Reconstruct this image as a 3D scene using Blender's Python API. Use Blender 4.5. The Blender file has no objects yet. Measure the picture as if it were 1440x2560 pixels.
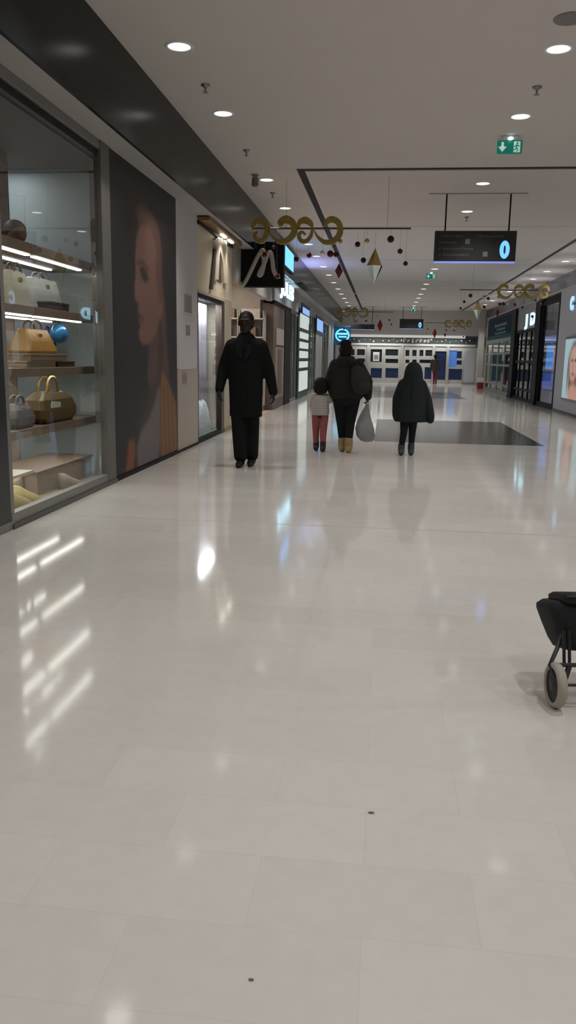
import bpy, bmesh, math, random
import numpy as np
from mathutils import Vector, Matrix
random.seed(7)
C = bpy.context.scene.collection
SC = bpy.context.scene
PI = math.pi

# ------------------------------------------------------------------ camera
F_PX, PITCH, YAW, ROLL, CAM_Z = 2000.0, math.radians(10.93), math.radians(6.53), 0.018, 1.25
_fw = Vector((-math.sin(YAW) * math.cos(PITCH), math.cos(YAW) * math.cos(PITCH), -math.sin(PITCH)))
_r0 = Vector((math.cos(YAW), math.sin(YAW), 0)); _u0 = _r0.cross(_fw)
_rt = math.cos(ROLL) * _r0 + math.sin(ROLL) * _u0
_up = -math.sin(ROLL) * _r0 + math.cos(ROLL) * _u0
cd = bpy.data.cameras.new('camera'); cam = bpy.data.objects.new('camera', cd); C.objects.link(cam)
cd.sensor_fit = 'VERTICAL'; cd.sensor_height = 36; cd.sensor_width = 20.25
cd.lens = F_PX / 2560 * 36; cd.clip_start = .05; cd.clip_end = 200
m = Matrix((_rt, _up, -_fw)).transposed().to_4x4(); m.translation = (0, 0, CAM_Z); cam.matrix_world = m
SC.camera = cam

# ------------------------------------------------------------------ world, light levels, exposure
w = bpy.data.worlds.new('world'); SC.world = w; w.use_nodes = True
w.node_tree.nodes['Background'].inputs[0].default_value = (.9, .93, 1, 1)
w.node_tree.nodes['Background'].inputs[1].default_value = .05
LAMP_W = 56.0            # each ceiling downlight
LAMP_COL = (1.0, .97, .94)
vs = SC.view_settings
vs.view_transform = 'Standard'; vs.look = 'None'; vs.gamma = 1; vs.exposure = 0.0
try: vs.use_curve_mapping = False
except Exception: pass
try:
    SC.cycles.use_denoising = True; SC.cycles.sample_clamp_indirect = 6
    SC.cycles.caustics_reflective = False; SC.cycles.caustics_refractive = False
    SC.cycles.max_bounces = 8; SC.cycles.transparent_max_bounces = 12
except Exception: pass

# ------------------------------------------------------------------ measuring helpers (photo point -> point on a known plane)
def _ray(x, y): return _fw + _rt * ((x - 720) / F_PX) + _up * ((1280 - y) / F_PX)
def _pl(x, y, ax, v):
    d = _ray(x, y); o = Vector((0, 0, CAM_Z)); return o + d * ((v - o[ax]) / d[ax])
def WL(x, y, X=-2.62): return _pl(x, y, 0, X)     # on a wall parallel to the hall
def DP(x, y, Y): return _pl(x, y, 1, Y)           # on a wall across the hall
def FL(x, y, Z=0.0): return _pl(x, y, 2, Z)

# ------------------------------------------------------------------ materials
MC = {}
def mat(name, col, rough=.5, metal=0.0, var=.06, scale=14.0, emit=None, estr=0.0, spec=.5, alpha=1.0):
    if name in MC: return MC[name]
    mt = bpy.data.materials.new(name); mt.use_nodes = True; nt = mt.node_tree; b = nt.nodes['Principled BSDF']
    if var > 0:
        tc = nt.nodes.new('ShaderNodeTexCoord'); n = nt.nodes.new('ShaderNodeTexNoise'); n.inputs['Scale'].default_value = scale
        n.inputs['Detail'].default_value = 4
        r = nt.nodes.new('ShaderNodeMixRGB'); r.blend_type = 'MIX'
        r.inputs[1].default_value = (*[max(0, c * (1 - var)) for c in col], 1)
        r.inputs[2].default_value = (*[min(1, c * (1 + var)) for c in col], 1)
        nt.links.new(tc.outputs['Object'], n.inputs['Vector']); nt.links.new(n.outputs['Fac'], r.inputs[0])
        nt.links.new(r.outputs[0], b.inputs['Base Color'])
    else: b.inputs['Base Color'].default_value = (*col, 1)
    b.inputs['Roughness'].default_value = rough; b.inputs['Metallic'].default_value = metal
    b.inputs['Specular IOR Level'].default_value = spec
    if emit: b.inputs['Emission Color'].default_value = (*emit, 1); b.inputs['Emission Strength'].default_value = estr
    if alpha < 1: b.inputs['Alpha'].default_value = alpha
    MC[name] = mt; return mt
def glass_mat(name, tint=(.93, .96, .95), ior=1.5, rough=0.0):
    if name in MC: return MC[name]
    mt = bpy.data.materials.new(name); mt.use_nodes = True; nt = mt.node_tree; nt.nodes.clear()
    o = nt.nodes.new('ShaderNodeOutputMaterial'); mx = nt.nodes.new('ShaderNodeMixShader'); fr = nt.nodes.new('ShaderNodeFresnel')
    t = nt.nodes.new('ShaderNodeBsdfTransparent'); g = nt.nodes.new('ShaderNodeBsdfGlossy')
    fr.inputs[0].default_value = ior; t.inputs[0].default_value = (*tint, 1); g.inputs['Roughness'].default_value = rough
    geo = nt.nodes.new('ShaderNodeNewGeometry'); mul = nt.nodes.new('ShaderNodeMath'); mul.operation = 'MULTIPLY'
    sub = nt.nodes.new('ShaderNodeMath'); sub.operation = 'SUBTRACT'; sub.inputs[0].default_value = 1.0
    nt.links.new(geo.outputs['Backfacing'], sub.inputs[1])          # the outer face of a pane mirrors, the inner face only passes light
    nt.links.new(fr.outputs[0], mul.inputs[0]); nt.links.new(sub.outputs[0], mul.inputs[1])
    nt.links.new(mul.outputs[0], mx.inputs[0]); nt.links.new(t.outputs[0], mx.inputs[1]); nt.links.new(g.outputs[0], mx.inputs[2])
    nt.links.new(mx.outputs[0], o.inputs[0]); MC[name] = mt; return mt
def glow(name, col, s): return mat(name, (.02, .02, .02), .4, var=0, emit=col, estr=s)
def attr_mat(name, rough=.45, emit=0.0):
    mt = bpy.data.materials.new(name); mt.use_nodes = True; nt = mt.node_tree; b = nt.nodes['Principled BSDF']
    a = nt.nodes.new('ShaderNodeAttribute'); a.attribute_name = 'print'
    nt.links.new(a.outputs['Color'], b.inputs['Base Color']); b.inputs['Roughness'].default_value = rough
    if emit: nt.links.new(a.outputs['Color'], b.inputs['Emission Color']); b.inputs['Emission Strength'].default_value = emit
    return mt
def floor_mat():
    mt = bpy.data.materials.new('polished_stone_tiles'); mt.use_nodes = True; nt = mt.node_tree; b = nt.nodes['Principled BSDF']
    tc = nt.nodes.new('ShaderNodeTexCoord'); br = nt.nodes.new('ShaderNodeTexBrick')
    br.inputs['Color1'].default_value = (.66, .63, .585, 1); br.inputs['Color2'].default_value = (.615, .59, .55, 1)
    br.inputs['Mortar'].default_value = (.585, .555, .51, 1); br.inputs['Scale'].default_value = 1
    br.inputs['Mortar Size'].default_value = .0012; br.inputs['Brick Width'].default_value = .52; br.inputs['Row Height'].default_value = .26
    br.inputs['Bias'].default_value = 0
    n = nt.nodes.new('ShaderNodeTexNoise'); n.inputs['Scale'].default_value = 1.1; n.inputs['Detail'].default_value = 5
    n2 = nt.nodes.new('ShaderNodeTexNoise'); n2.inputs['Scale'].default_value = 16; n2.inputs['Detail'].default_value = 6
    r = nt.nodes.new('ShaderNodeValToRGB'); r.color_ramp.elements[0].position = .3; r.color_ramp.elements[1].position = .7
    r.color_ramp.elements[0].color = (.93, .93, .93, 1); r.color_ramp.elements[1].color = (1, 1, 1, 1)
    mul = nt.nodes.new('ShaderNodeMixRGB'); mul.blend_type = 'MULTIPLY'; mul.inputs[0].default_value = 1
    r2 = nt.nodes.new('ShaderNodeValToRGB'); r2.color_ramp.elements[0].position = .35; r2.color_ramp.elements[1].position = .6
    r2.color_ramp.elements[0].color = (.97, .97, .968, 1); r2.color_ramp.elements[1].color = (1, 1, 1, 1)
    mul2 = nt.nodes.new('ShaderNodeMixRGB'); mul2.blend_type = 'MULTIPLY'; mul2.inputs[0].default_value = 1
    L = nt.links.new
    L(tc.outputs['Object'], br.inputs['Vector']); L(tc.outputs['Object'], n.inputs['Vector']); L(tc.outputs['Object'], n2.inputs['Vector'])
    L(n.outputs['Fac'], r.inputs[0]); L(n2.outputs['Fac'], r2.inputs[0])
    L(br.outputs['Color'], mul.inputs[1]); L(r.outputs[0], mul.inputs[2]); L(mul.outputs[0], mul2.inputs[1]); L(r2.outputs[0], mul2.inputs[2])
    L(mul2.outputs[0], b.inputs['Base Color'])
    rr = nt.nodes.new('ShaderNodeMapRange'); rr.inputs['To Min'].default_value = .06; rr.inputs['To Max'].default_value = .10
    L(n.outputs['Fac'], rr.inputs['Value']); L(rr.outputs[0], b.inputs['Roughness'])
    bp = nt.nodes.new('ShaderNodeBump'); bp.inputs['Strength'].default_value = .006; bp.inputs['Distance'].default_value = .02
    L(n2.outputs['Fac'], bp.inputs['Height']); L(bp.outputs[0], b.inputs['Normal'])
    b.inputs['Specular IOR Level'].default_value = .5
    return mt
M_FLOOR = floor_mat()
M_CEIL = mat('ceiling_paint', (.62, .585, .56), .9, var=.02, scale=3)
M_WALL = mat('grey_white_paint', (.56, .55, .545), .7, var=.03, scale=4)
M_RWALL = mat('cool_grey_paint', (.50, .50, .525), .6, var=.03, scale=4)
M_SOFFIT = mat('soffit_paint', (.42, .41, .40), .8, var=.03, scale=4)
M_FASCIA = mat('black_glass_fascia', (.009, .0105, .0105), .22, var=0, spec=.12)
M_FASCIA_R = mat('dark_grey_fascia', (.10, .10, .115), .3, var=.05)
M_SLOT = mat('black_slot', (.008, .008, .009), .8, var=0)
M_BLACK = mat('black_metal', (.009, .010, .011), .55, var=.1, spec=.22)
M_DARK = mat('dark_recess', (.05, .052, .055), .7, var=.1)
M_STEEL = mat('brushed_steel', (.30, .29, .275), .45, .6, var=.08, scale=40)
M_GLASS = glass_mat('shop_glass', (.95, .97, .96), 2.1)
M_GLASS2 = glass_mat('greenish_glass', (.80, .90, .88), 1.3)
M_WOOD = mat('oak_shelf', (.24, .165, .115), .55, var=.25, scale=9)
M_TAN = mat('tan_board', (.42, .33, .25), .7, var=.1)
M_WHITE = mat('white_paint', (.75, .75, .74), .6, var=.03)
M_BEIGE = mat('beige_panel', (.47, .42, .36), .7, var=.04, scale=4)
M_GOLD = mat('gold_leaf', (.46, .34, .13), .38, .75, var=.15, scale=6)
M_LED = glow('led_strip', (1, .97, .90), 9.5)
M_LAMP = glow('lamp_face', (1, .98, .95), 2.2)
M_SKIN_D = mat('dark_skin', (.03, .02, .015), .6, var=.1, spec=.3)
M_SKIN = mat('skin', (.28, .17, .12), .5, var=.1)

# ------------------------------------------------------------------ mesh helpers
class MB:
    def __init__(s): s.bm = bmesh.new(); s.slot = 0
    def _f(s, vs):
        try: f = s.bm.faces.new(vs); f.material_index = s.slot; return f
        except ValueError: return None
    def box(s, x0, x1, y0, y1, z0, z1):
        v = [s.bm.verts.new(p) for p in ((x0,y0,z0),(x1,y0,z0),(x1,y1,z0),(x0,y1,z0),(x0,y0,z1),(x1,y0,z1),(x1,y1,z1),(x0,y1,z1))]
        for q in ((3,2,1,0),(4,5,6,7),(0,1,5,4),(1,2,6,5),(2,3,7,6),(3,0,4,7)): s._f([v[i] for i in q])
        return s
    def hexa(s, bot, top):                     # two loops of points, bottom and top, same count
        a = [s.bm.verts.new(p) for p in bot]; b = [s.bm.verts.new(p) for p in top]; n = len(a)
        s._f(a[::-1]); s._f(b)
        for i in range(n): s._f([a[i], a[(i+1)%n], b[(i+1)%n], b[i]])
        return s
    def loft(s, rings, cap=True, closed=True):
        rr = [[s.bm.verts.new(p) for p in r] for r in rings]; n = len(rr[0])
        for a, b in zip(rr, rr[1:]):
            for i in range(n if closed else n-1): s._f([a[i], a[(i+1)%n], b[(i+1)%n], b[i]])
        if cap and closed: s._f(rr[0][::-1]); s._f(rr[-1])
        return s
    def ring(s, c, rx, ry, n=16, z=None, rot=0):
        return [(c[0]+rx*math.cos(2*PI*i/n+rot), c[1]+ry*math.sin(2*PI*i/n+rot), c[2]) for i in range(n)]
    def tube(s, pts, r, n=8, cap=True):
        pts = [Vector(p) for p in pts]; rs = r if isinstance(r, (list, tuple)) else [r]*len(pts); rings = []
        up = None
        for i, p in enumerate(pts):
            t = (pts[min(i+1, len(pts)-1)] - pts[max(i-1, 0)]).normalized()
            if up is None: up = Vector((0,0,1)) if abs(t.z) < .9 else Vector((1,0,0))
            a = t.cross(up).normalized(); b = a.cross(t).normalized(); up = b
            rings.append([p + a*rs[i]*math.cos(2*PI*k/n) + b*rs[i]*math.sin(2*PI*k/n) for k in range(n)])
        return s.loft(rings, cap)
    def ball(s, c, rx, ry=None, rz=None, nu=16, nv=10, rot=None):
        ry = ry or rx; rz = rz or rx; c = Vector(c); rings = []
        for j in range(1, nv):
            th = PI*j/nv
            rg = []
            for i in range(nu):
                q = Vector((rx*math.sin(th)*math.cos(2*PI*i/nu), ry*math.sin(th)*math.sin(2*PI*i/nu), -rz*math.cos(th)))
                rg.append(c + (rot @ q if rot else q))
            rings.append(rg)
        top = Vector((0,0,rz)); bot = Vector((0,0,-rz))
        if rot: top = rot @ top; bot = rot @ bot
        rr = [[s.bm.verts.new(p) for p in r] for r in rings]
        for a, b in zip(rr, rr[1:]):
            for i in range(nu): s._f([a[i], a[(i+1)%nu], b[(i+1)%nu], b[i]])
        vb = s.bm.verts.new(c+bot); vt = s.bm.verts.new(c+top)
        for i in range(nu): s._f([vb, rr[0][(i+1)%nu], rr[0][i]]); s._f([vt, rr[-1][i], rr[-1][(i+1)%nu]])
        return s
    def cap(s, p0, r0, p1, r1, n=14):              # tapered rounded limb
        p0 = Vector(p0); p1 = Vector(p1); d = (p1-p0); L = max(d.length, 1e-5); t = d/L
        pts = [p0 - t*r0*c for c in (.98, .8, .45)] + [p0, p0.lerp(p1, .5), p1] + [p1 + t*r1*c for c in (.45, .8, .98)]
        rad = [r0*math.sqrt(max(0.02, 1-c*c)) for c in (.98, .8, .45)] + [r0, (r0+r1)/2, r1] + [r1*math.sqrt(max(0.02, 1-c*c)) for c in (.45, .8, .98)]
        return s.tube(pts, rad, n)
    def poly(s, pts, vec):                          # extrude a planar polygon along vec
        a = [Vector(p) for p in pts]; v = Vector(vec); return s.hexa(a, [p+v for p in a])
    def build(s, name, mats, parent=None, local=False, smooth=False, bevel=0.0):
        off = Vector((0,0,0))
        if parent is not None and not local:
            p = parent
            while p is not None: off += p.location; p = p.parent
        for v in s.bm.verts: v.co -= off
        bmesh.ops.recalc_face_normals(s.bm, faces=s.bm.faces)
        me = bpy.data.meshes.new(name); s.bm.to_mesh(me); s.bm.free()
        o = bpy.data.objects.new(name, me); C.objects.link(o)
        for mt in (mats if isinstance(mats, (list, tuple)) else [mats]): me.materials.append(mt)
        if parent is not None: o.parent = parent
        if smooth:
            for p in me.polygons: p.use_smooth = True
        if bevel:
            b = o.modifiers.new('bevel', 'BEVEL'); b.width = bevel; b.segments = 2; b.limit_method = 'ANGLE'
        return o
def remesh(mb, name, mt, parent, voxel=.012, smooth=4, local=True):
    o = mb.build(name, mt, parent, local=local)
    r = o.modifiers.new('r', 'REMESH'); r.mode = 'VOXEL'; r.voxel_size = voxel; r.use_smooth_shade = True
    sm = o.modifiers.new('s', 'SMOOTH'); sm.factor = .5; sm.iterations = smooth
    dg = bpy.context.evaluated_depsgraph_get(); dg.update()
    me = bpy.data.meshes.new_from_object(o.evaluated_get(dg)); old = o.data
    o.modifiers.clear(); o.data = me; me.name = name
    if not me.materials: me.materials.append(mt)
    for p in me.polygons: p.use_smooth = True
    bpy.data.meshes.remove(old); return o
def tag(o, label, cat, group=None):
    o['label'] = label; o['category'] = cat
    if group: o['group'] = group
    return o
def thing(name, label, cat, loc=(0,0,0), rz=0, group=None):
    o = bpy.data.objects.new(name, None); C.objects.link(o); o.empty_display_size = .05
    o.location = loc; o.rotation_euler = (0,0,rz); return tag(o, label, cat, group)
def struct(o): o['kind'] = 'structure'; return o
def sbox(name, mt, *b, **k): return struct(MB().box(*b).build(name, mt, **k))
def copy_tree(o, parent=None):
    c = o.copy(); C.objects.link(c); c.parent = parent
    for ch in [x for x in o.children]: copy_tree(ch, c)
    return c
def text_mesh(txt, size, loc, face, mt, name, parent, ext=.004, align='LEFT', bold=0.0, local=False):
    cu = bpy.data.curves.new('txt', 'FONT'); cu.body = txt; cu.size = size; cu.extrude = ext; cu.align_x = align; cu.offset = bold
    cu.resolution_u = 3
    o = bpy.data.objects.new('txt', cu); C.objects.link(o)
    dg = bpy.context.evaluated_depsgraph_get(); dg.update()
    me = bpy.data.meshes.new_from_object(o.evaluated_get(dg)); bpy.data.objects.remove(o)
    R = {'front': Matrix.Rotation(PI/2, 4, 'X'), 'left': Matrix.Rotation(PI/2, 4, 'Z') @ Matrix.Rotation(PI/2, 4, 'X'),
         'right': Matrix.Rotation(-PI/2, 4, 'Z') @ Matrix.Rotation(PI/2, 4, 'X')}[face]
    off = Vector((0,0,0)); p = parent
    while p is not None and not local: off += p.location; p = p.parent
    me.transform(Matrix.Translation(Vector(loc) - off) @ R)
    me.materials.clear(); me.materials.append(mt)
    t = bpy.data.objects.new(name, me); C.objects.link(t)
    if parent is not None: t.parent = parent
    return t
def printed(name, parent, Y0, Y1, Z0, Z1, X, ny, nz, fn, mt, flip=False):
    """printed sheet in a plane of constant X: a fine grid whose print colours are given per vertex"""
    ys = np.linspace(Y0, Y1, ny); zs = np.linspace(Z0, Z1, nz); yy, zz = np.meshgrid(ys, zs)
    col = fn(yy, zz); off = Vector((0,0,0)); p = parent
    while p is not None: off += p.location; p = p.parent
    vts = [(X-off.x, a-off.y, b-off.z) for a, b in zip(yy.ravel(), zz.ravel())]
    fs = []
    for j in range(nz-1):
        for i in range(ny-1):
            q = (j*ny+i, j*ny+i+1, (j+1)*ny+i+1, (j+1)*ny+i); fs.append(q[::-1] if flip else q)
    me = bpy.data.meshes.new(name); me.from_pydata(vts, [], fs); me.materials.append(mt)
    ca = me.color_attributes.new('print', 'FLOAT_COLOR', 'POINT')
    rgba = np.concatenate([col.reshape(-1, 3), np.ones((ny*nz, 1))], 1).astype(np.float32); ca.data.foreach_set('color', rgba.ravel())
    o = bpy.data.objects.new(name, me); C.objects.link(o); o.parent = parent; return o
def sdist(P, yy, zz):
    P = np.array(P); d = np.full(yy.shape, 1e9); ins = np.zeros(yy.shape, bool); n = len(P)
    for i in range(n):
        a, b = P[i], P[(i+1) % n]; e = b-a; L = max(e @ e, 1e-9)
        t = np.clip(((yy-a[0])*e[0] + (zz-a[1])*e[1])/L, 0, 1)
        d = np.minimum(d, np.hypot(yy-a[0]-t*e[0], zz-a[1]-t*e[1]))
        c = ((a[1] > zz) != (b[1] > zz))
        with np.errstate(divide='ignore', invalid='ignore'): c &= yy < (b[0]-a[0])*(zz-a[1])/(b[1]-a[1]+1e-12)+a[0]
        ins ^= c
    return np.where(ins, -d, d)

# ------------------------------------------------------------------ hall shell
XL, XR, XBL, XBR, CZ, TOP, YB, YF = -2.62, 4.5, -2.35, 5.35, 3.87, 3.14, -9.0, 45.0
sbox('floor', M_FLOOR, -6.5, 7.5, YB, YF+2, -.1, 0)
sbox('trim_1', mat('dark_granite', (.085, .08, .075), .14, var=.2, scale=60, spec=.35), -.1, 2.46, 12.45, 17.15, -.02, .0015)
sbox('trim_2', MC['dark_granite'], -.3, 2.75, 27.2, 32.4, -.02, .0015)
sbox('trim_3', mat('tile_joint', (.36, .34, .31), .5, var=.05), XL+.05, XR, 5.93, 5.938, -.01, .0006)
# ceiling with a sunk black shadow-gap around the middle field
cl = MB(); S0, S1, SW = -1.34, 4.10, .11
cl.box(XBL, S0, YB, YF, CZ, CZ+.15); cl.box(S1, XBR, YB, YF, CZ, CZ+.15)
cl.box(S0, S1, YB, 11.95, CZ, CZ+.15); cl.box(S0+SW, S1-SW, 12.12, YF, CZ, CZ+.15)
cl.box(S0, S0+SW, 33.9, 34.2, CZ, CZ+.15); cl.box(S1-SW, S1, 33.9, 34.2, CZ, CZ+.15)
struct(cl.build('ceiling', M_CEIL))
g = MB(); g.box(S0, S1, 11.95, 12.12, CZ+.012, CZ+.2); g.box(S0, S0+SW, 12.12, 33.9, CZ+.012, CZ+.2); g.box(S1-SW, S1, 12.12, 33.9, CZ+.012, CZ+.2); g.box(S0, S0+SW, 34.2, YF, CZ+.012, CZ+.2); g.box(S1-SW, S1, 34.2, YF, CZ+.012, CZ+.2)
struct(g.build('trim_4', M_SLOT))
for k, y in enumerate((17.0, 22.5, 28.5, 37.5)):
    sbox('trim_%d' % (5+k), mat('ceiling_joint', (.36, .34, .33), .9, var=0), S0+SW, S1-SW, y, y+.03, CZ-.002, CZ+.01)
# left side: black glossy fascia and the soffit under it
sbox('trim_9', M_FASCIA, XBL-.03, XBL+.002, YB, YF, 3.137, CZ)
sbox('trim_10', M_SOFFIT, -3.2, XBL-.03, YB, YF, 3.14, 3.168)
sbox('trim_11', M_WALL, -6.4, XBL-.06, YB, YF, CZ, CZ+.1)
# right side: storefront block with its flat roof, dark fascia behind and above
sbox('trim_12', M_FASCIA_R, XBR, XBR+.1, YB, YF, 3.0, CZ)
sbox('trim_13', M_RWALL, XR, XBR+.1, YB, 37.3, 3.06, 3.10)
sbox('wall_back', M_WALL, -6.4, 7, YB-.1, YB, 0, CZ+.1)

# ------------------------------------------------------------------ downlights
LZ = CZ
def make_downlight(loc):
    t = thing('ceiling_downlight', 'x', 'light', loc, 0)
    rg = MB(); n = 28
    rg.loft([[(r*math.cos(2*PI*i/n), r*math.sin(2*PI*i/n), z) for i in range(n)] for r, z in ((.098,.0),(.098,-.008),(.112,-.01),(.125,-.002),(.125,.0))], cap=False)
    rg.build('trim_ring', M_WHITE, t, local=True, smooth=True)
    d = MB(); d.loft([[(r*math.cos(2*PI*i/n), r*math.sin(2*PI*i/n), z) for i in range(n)] for r, z in ((.098,-.004),(.098,-.005),(.06,-.012),(.02,-.015))])
    d.build('lamp_face', M_LAMP, t, local=True, smooth=True)
    return t
ldat = bpy.data.lights.new('downlight_beam', 'SPOT'); ldat.energy = LAMP_W*2; ldat.color = LAMP_COL; ldat.spot_size = math.radians(98); ldat.spot_blend = .85; ldat.shadow_soft_size = .1
ldat2 = ldat.copy(); ldat2.energy = LAMP_W*2.8
ldat3 = ldat.copy(); ldat3.spot_size = math.radians(140); ldat3.spot_blend = .4; ldat3.energy = LAMP_W*1.7
proto = None
rows = [('left', -1.86, [-4.2, -1.9, .6, 2.9, 5.2, 7.37, 9.3, 12.63, 14.94, 17.2, 19.52, 21.76, 24.2, 26.54, 29.14, 31.76, 34.2, 36.6, 39.2, 41.6]),
        ('middle', 1.37, [-4.0, -1.7, .8, 3.1, 5.4, 7.64, 9.58, 12.98, 15.31, 17.6, 19.9, 22.3, 24.64, 26.71, 29.47, 31.44, 33.89, 36.07, 38.6, 41.2, 43.4]),
        ('right', 4.65, [-4.0, -1.2, 1.8, 4.6, 7.5, 10.0, 12.8, 15.2, 17.7, 20.2, 22.65, 25.11, 27.39, 29.97, 32.3, 34.7, 37.2, 39.8, 42.4])]
ordn = ['first','second','third','fourth','fifth','sixth','seventh','eighth','ninth','tenth','eleventh','twelfth','thirteenth','fourteenth','fifteenth','sixteenth']
where = {'left': 'along the left black fascia', 'middle': 'in the exit sign row', 'right': 'beyond the right black groove'}
for rn, x, ys in rows:
    vis = [y for y in ys if y > (22 if rn == 'right' else 7)]
    for y in ys:
        l = bpy.data.objects.new('downlight_beam', ldat3 if rn == 'right' and y < 16 else ldat2 if y > 16 else ldat); C.objects.link(l); l.location = (x, y, LZ-.06)
        if proto is None: proto = make_downlight((x, y, LZ)); o = proto
        else: o = copy_tree(proto); o.location = (x, y, LZ)
        o['group'] = 'recessed ceiling downlights'
        if y in vis: o['label'] = 'lit downlight %s, %s one back' % (where[rn], ordn[vis.index(y)])
        else: o['label'] = 'lit downlight of the %s row, nearer than the picture shows' % rn if rn != 'right' else 'lit downlight at far right above the white shop wall'
# small ceiling fittings
def sprinkler(x, y, label):
    t = thing('sprinkler_head', label, 'sprinkler', (x, y, CZ), 0, 'ceiling sprinklers')
    b = MB(); b.loft([b.ring((0,0,z), r, r, 14) for z, r in ((0,.045),(-.012,.045),(-.018,.02),(-.03,.018))]); b.build('escutcheon', M_STEEL, t, local=True, smooth=True)
    b = MB(); b.tube([(0,0,-.028),(0,0,-.07)], .01, 8); b.loft([b.ring((0,0,z), .028, .028, 12) for z in (-.07,-.076)]); b.build('deflector', M_STEEL, t, local=True)
for (x, y), lb in zip([(-1.85,8.36),(-1.87,10.88),(1.37,8.62),(1.42,15.9),(-1.9,13.6)], ['small sprinkler head between the two nearest left downlights','small sprinkler head before the speaker cylinder at the left','small sprinkler head between the two nearest right downlights','small sprinkler head above the big direction sign','tiny sprinkler head behind the speaker cylinder at the left']): sprinkler(x, y, lb)
t = thing('ceiling_camera', 'small dark cylinder camera hanging from the ceiling beside a left downlight', 'camera', (-1.98, 12.3, CZ))
b = MB(); b.loft([b.ring((0,0,z), r, r, 16) for z, r in ((0,.05),(-.02,.05),(-.022,.035),(-.05,.035))]); b.build('mount', M_STEEL, t, local=True)
b = MB(); b.loft([b.ring((0,0,z), r, r, 16) for z, r in ((-.05,.05),(-.15,.05),(-.165,.035))]); b.build('housing', mat('dark_grey_plastic', (.14,.14,.14), .5), t, local=True)
t = thing('ceiling_speaker', 'flat grey disc set in the ceiling at the top right corner', 'speaker', (1.33, 7.02, CZ))
b = MB(); b.loft([b.ring((0,0,z), r, r, 24) for z, r in ((0,.12),(-.008,.12),(-.012,.1))]); b.build('grille', mat('grey_grille', (.2,.19,.185), .7, var=.3, scale=200), t, local=True)
b = MB(); b.loft([b.ring((0,0,z), r, r, 24) for z, r in ((0,.13),(-.006,.13),(-.0065,.121),(0,.121))]); b.build('rim', M_STEEL, t, local=True)

# ------------------------------------------------------------------ exit signs
M_GREEN = mat('exit_green', (.0, .13, .085), .4, var=.05, emit=(.0,.30,.20), estr=.3)
M_PICT = mat('exit_white', (.7,.8,.75), .4, var=0, emit=(.6,.85,.75), estr=.4)
def exit_sign(x, y, label):
    t = thing('exit_sign', label, 'sign', (x, y, CZ), 0, 'green exit signs under the ceiling')
    b = MB(); b.loft([b.ring((0,0,z), r, r*.5, 18) for z, r in ((0,.1),(-.03,.095),(-.05,.06))]); b.build('mount', M_WHITE, t, local=True, smooth=True)
    b = MB(); b.ball((0,-.035,-.035), .035, .02, .02); b.build('lamp', glow('exit_lamp', (.65,1,.97), 5), t, local=True, smooth=True)
    b = MB(); b.box(-.145,.145,-.012,.012,-.2,-.05); p = b.build('panel', M_GREEN, t, local=True)
    a = MB()                                         # arrow pointing down
    a.box(-.1,-.07,-.016,-.012,-.125,-.07)
    a.poly([(-.135,-.012,-.12),(-.035,-.012,-.12),(-.085,-.012,-.18)], (0,-.004,0)); a.build('arrow', M_PICT, p, local=True)
    d = MB(); d.box(.045,.12,-.015,-.012,-.185,-.065); d.build('doorway', M_PICT, p, local=True)
    r = MB()                                         # running figure in the doorway
    r.ball((.085,-.017,-.085), .011, .004, .011, 10, 6)
    for q in ([(.085,-.017,-.1),(.075,-.017,-.135)],[(.082,-.017,-.105),(.06,-.017,-.115),(.055,-.017,-.13)],[(.083,-.017,-.105),(.1,-.017,-.12),(.11,-.017,-.11)],[(.075,-.017,-.135),(.09,-.017,-.15),(.085,-.017,-.178)],[(.075,-.017,-.135),(.065,-.017,-.155),(.046,-.017,-.16)]): r.tube(q, .006, 6)
    r.build('running_figure', M_GREEN, p, local=True)
exit_sign(1.38, 10.37, 'green exit sign with down arrow and running figure, nearest one')
exit_sign(1.32, 25.5, 'teal lit exit sign below the big direction sign, second one back')
exit_sign(1.38, 42.5, 'tiny teal exit sign above the small far direction sign')

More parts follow.
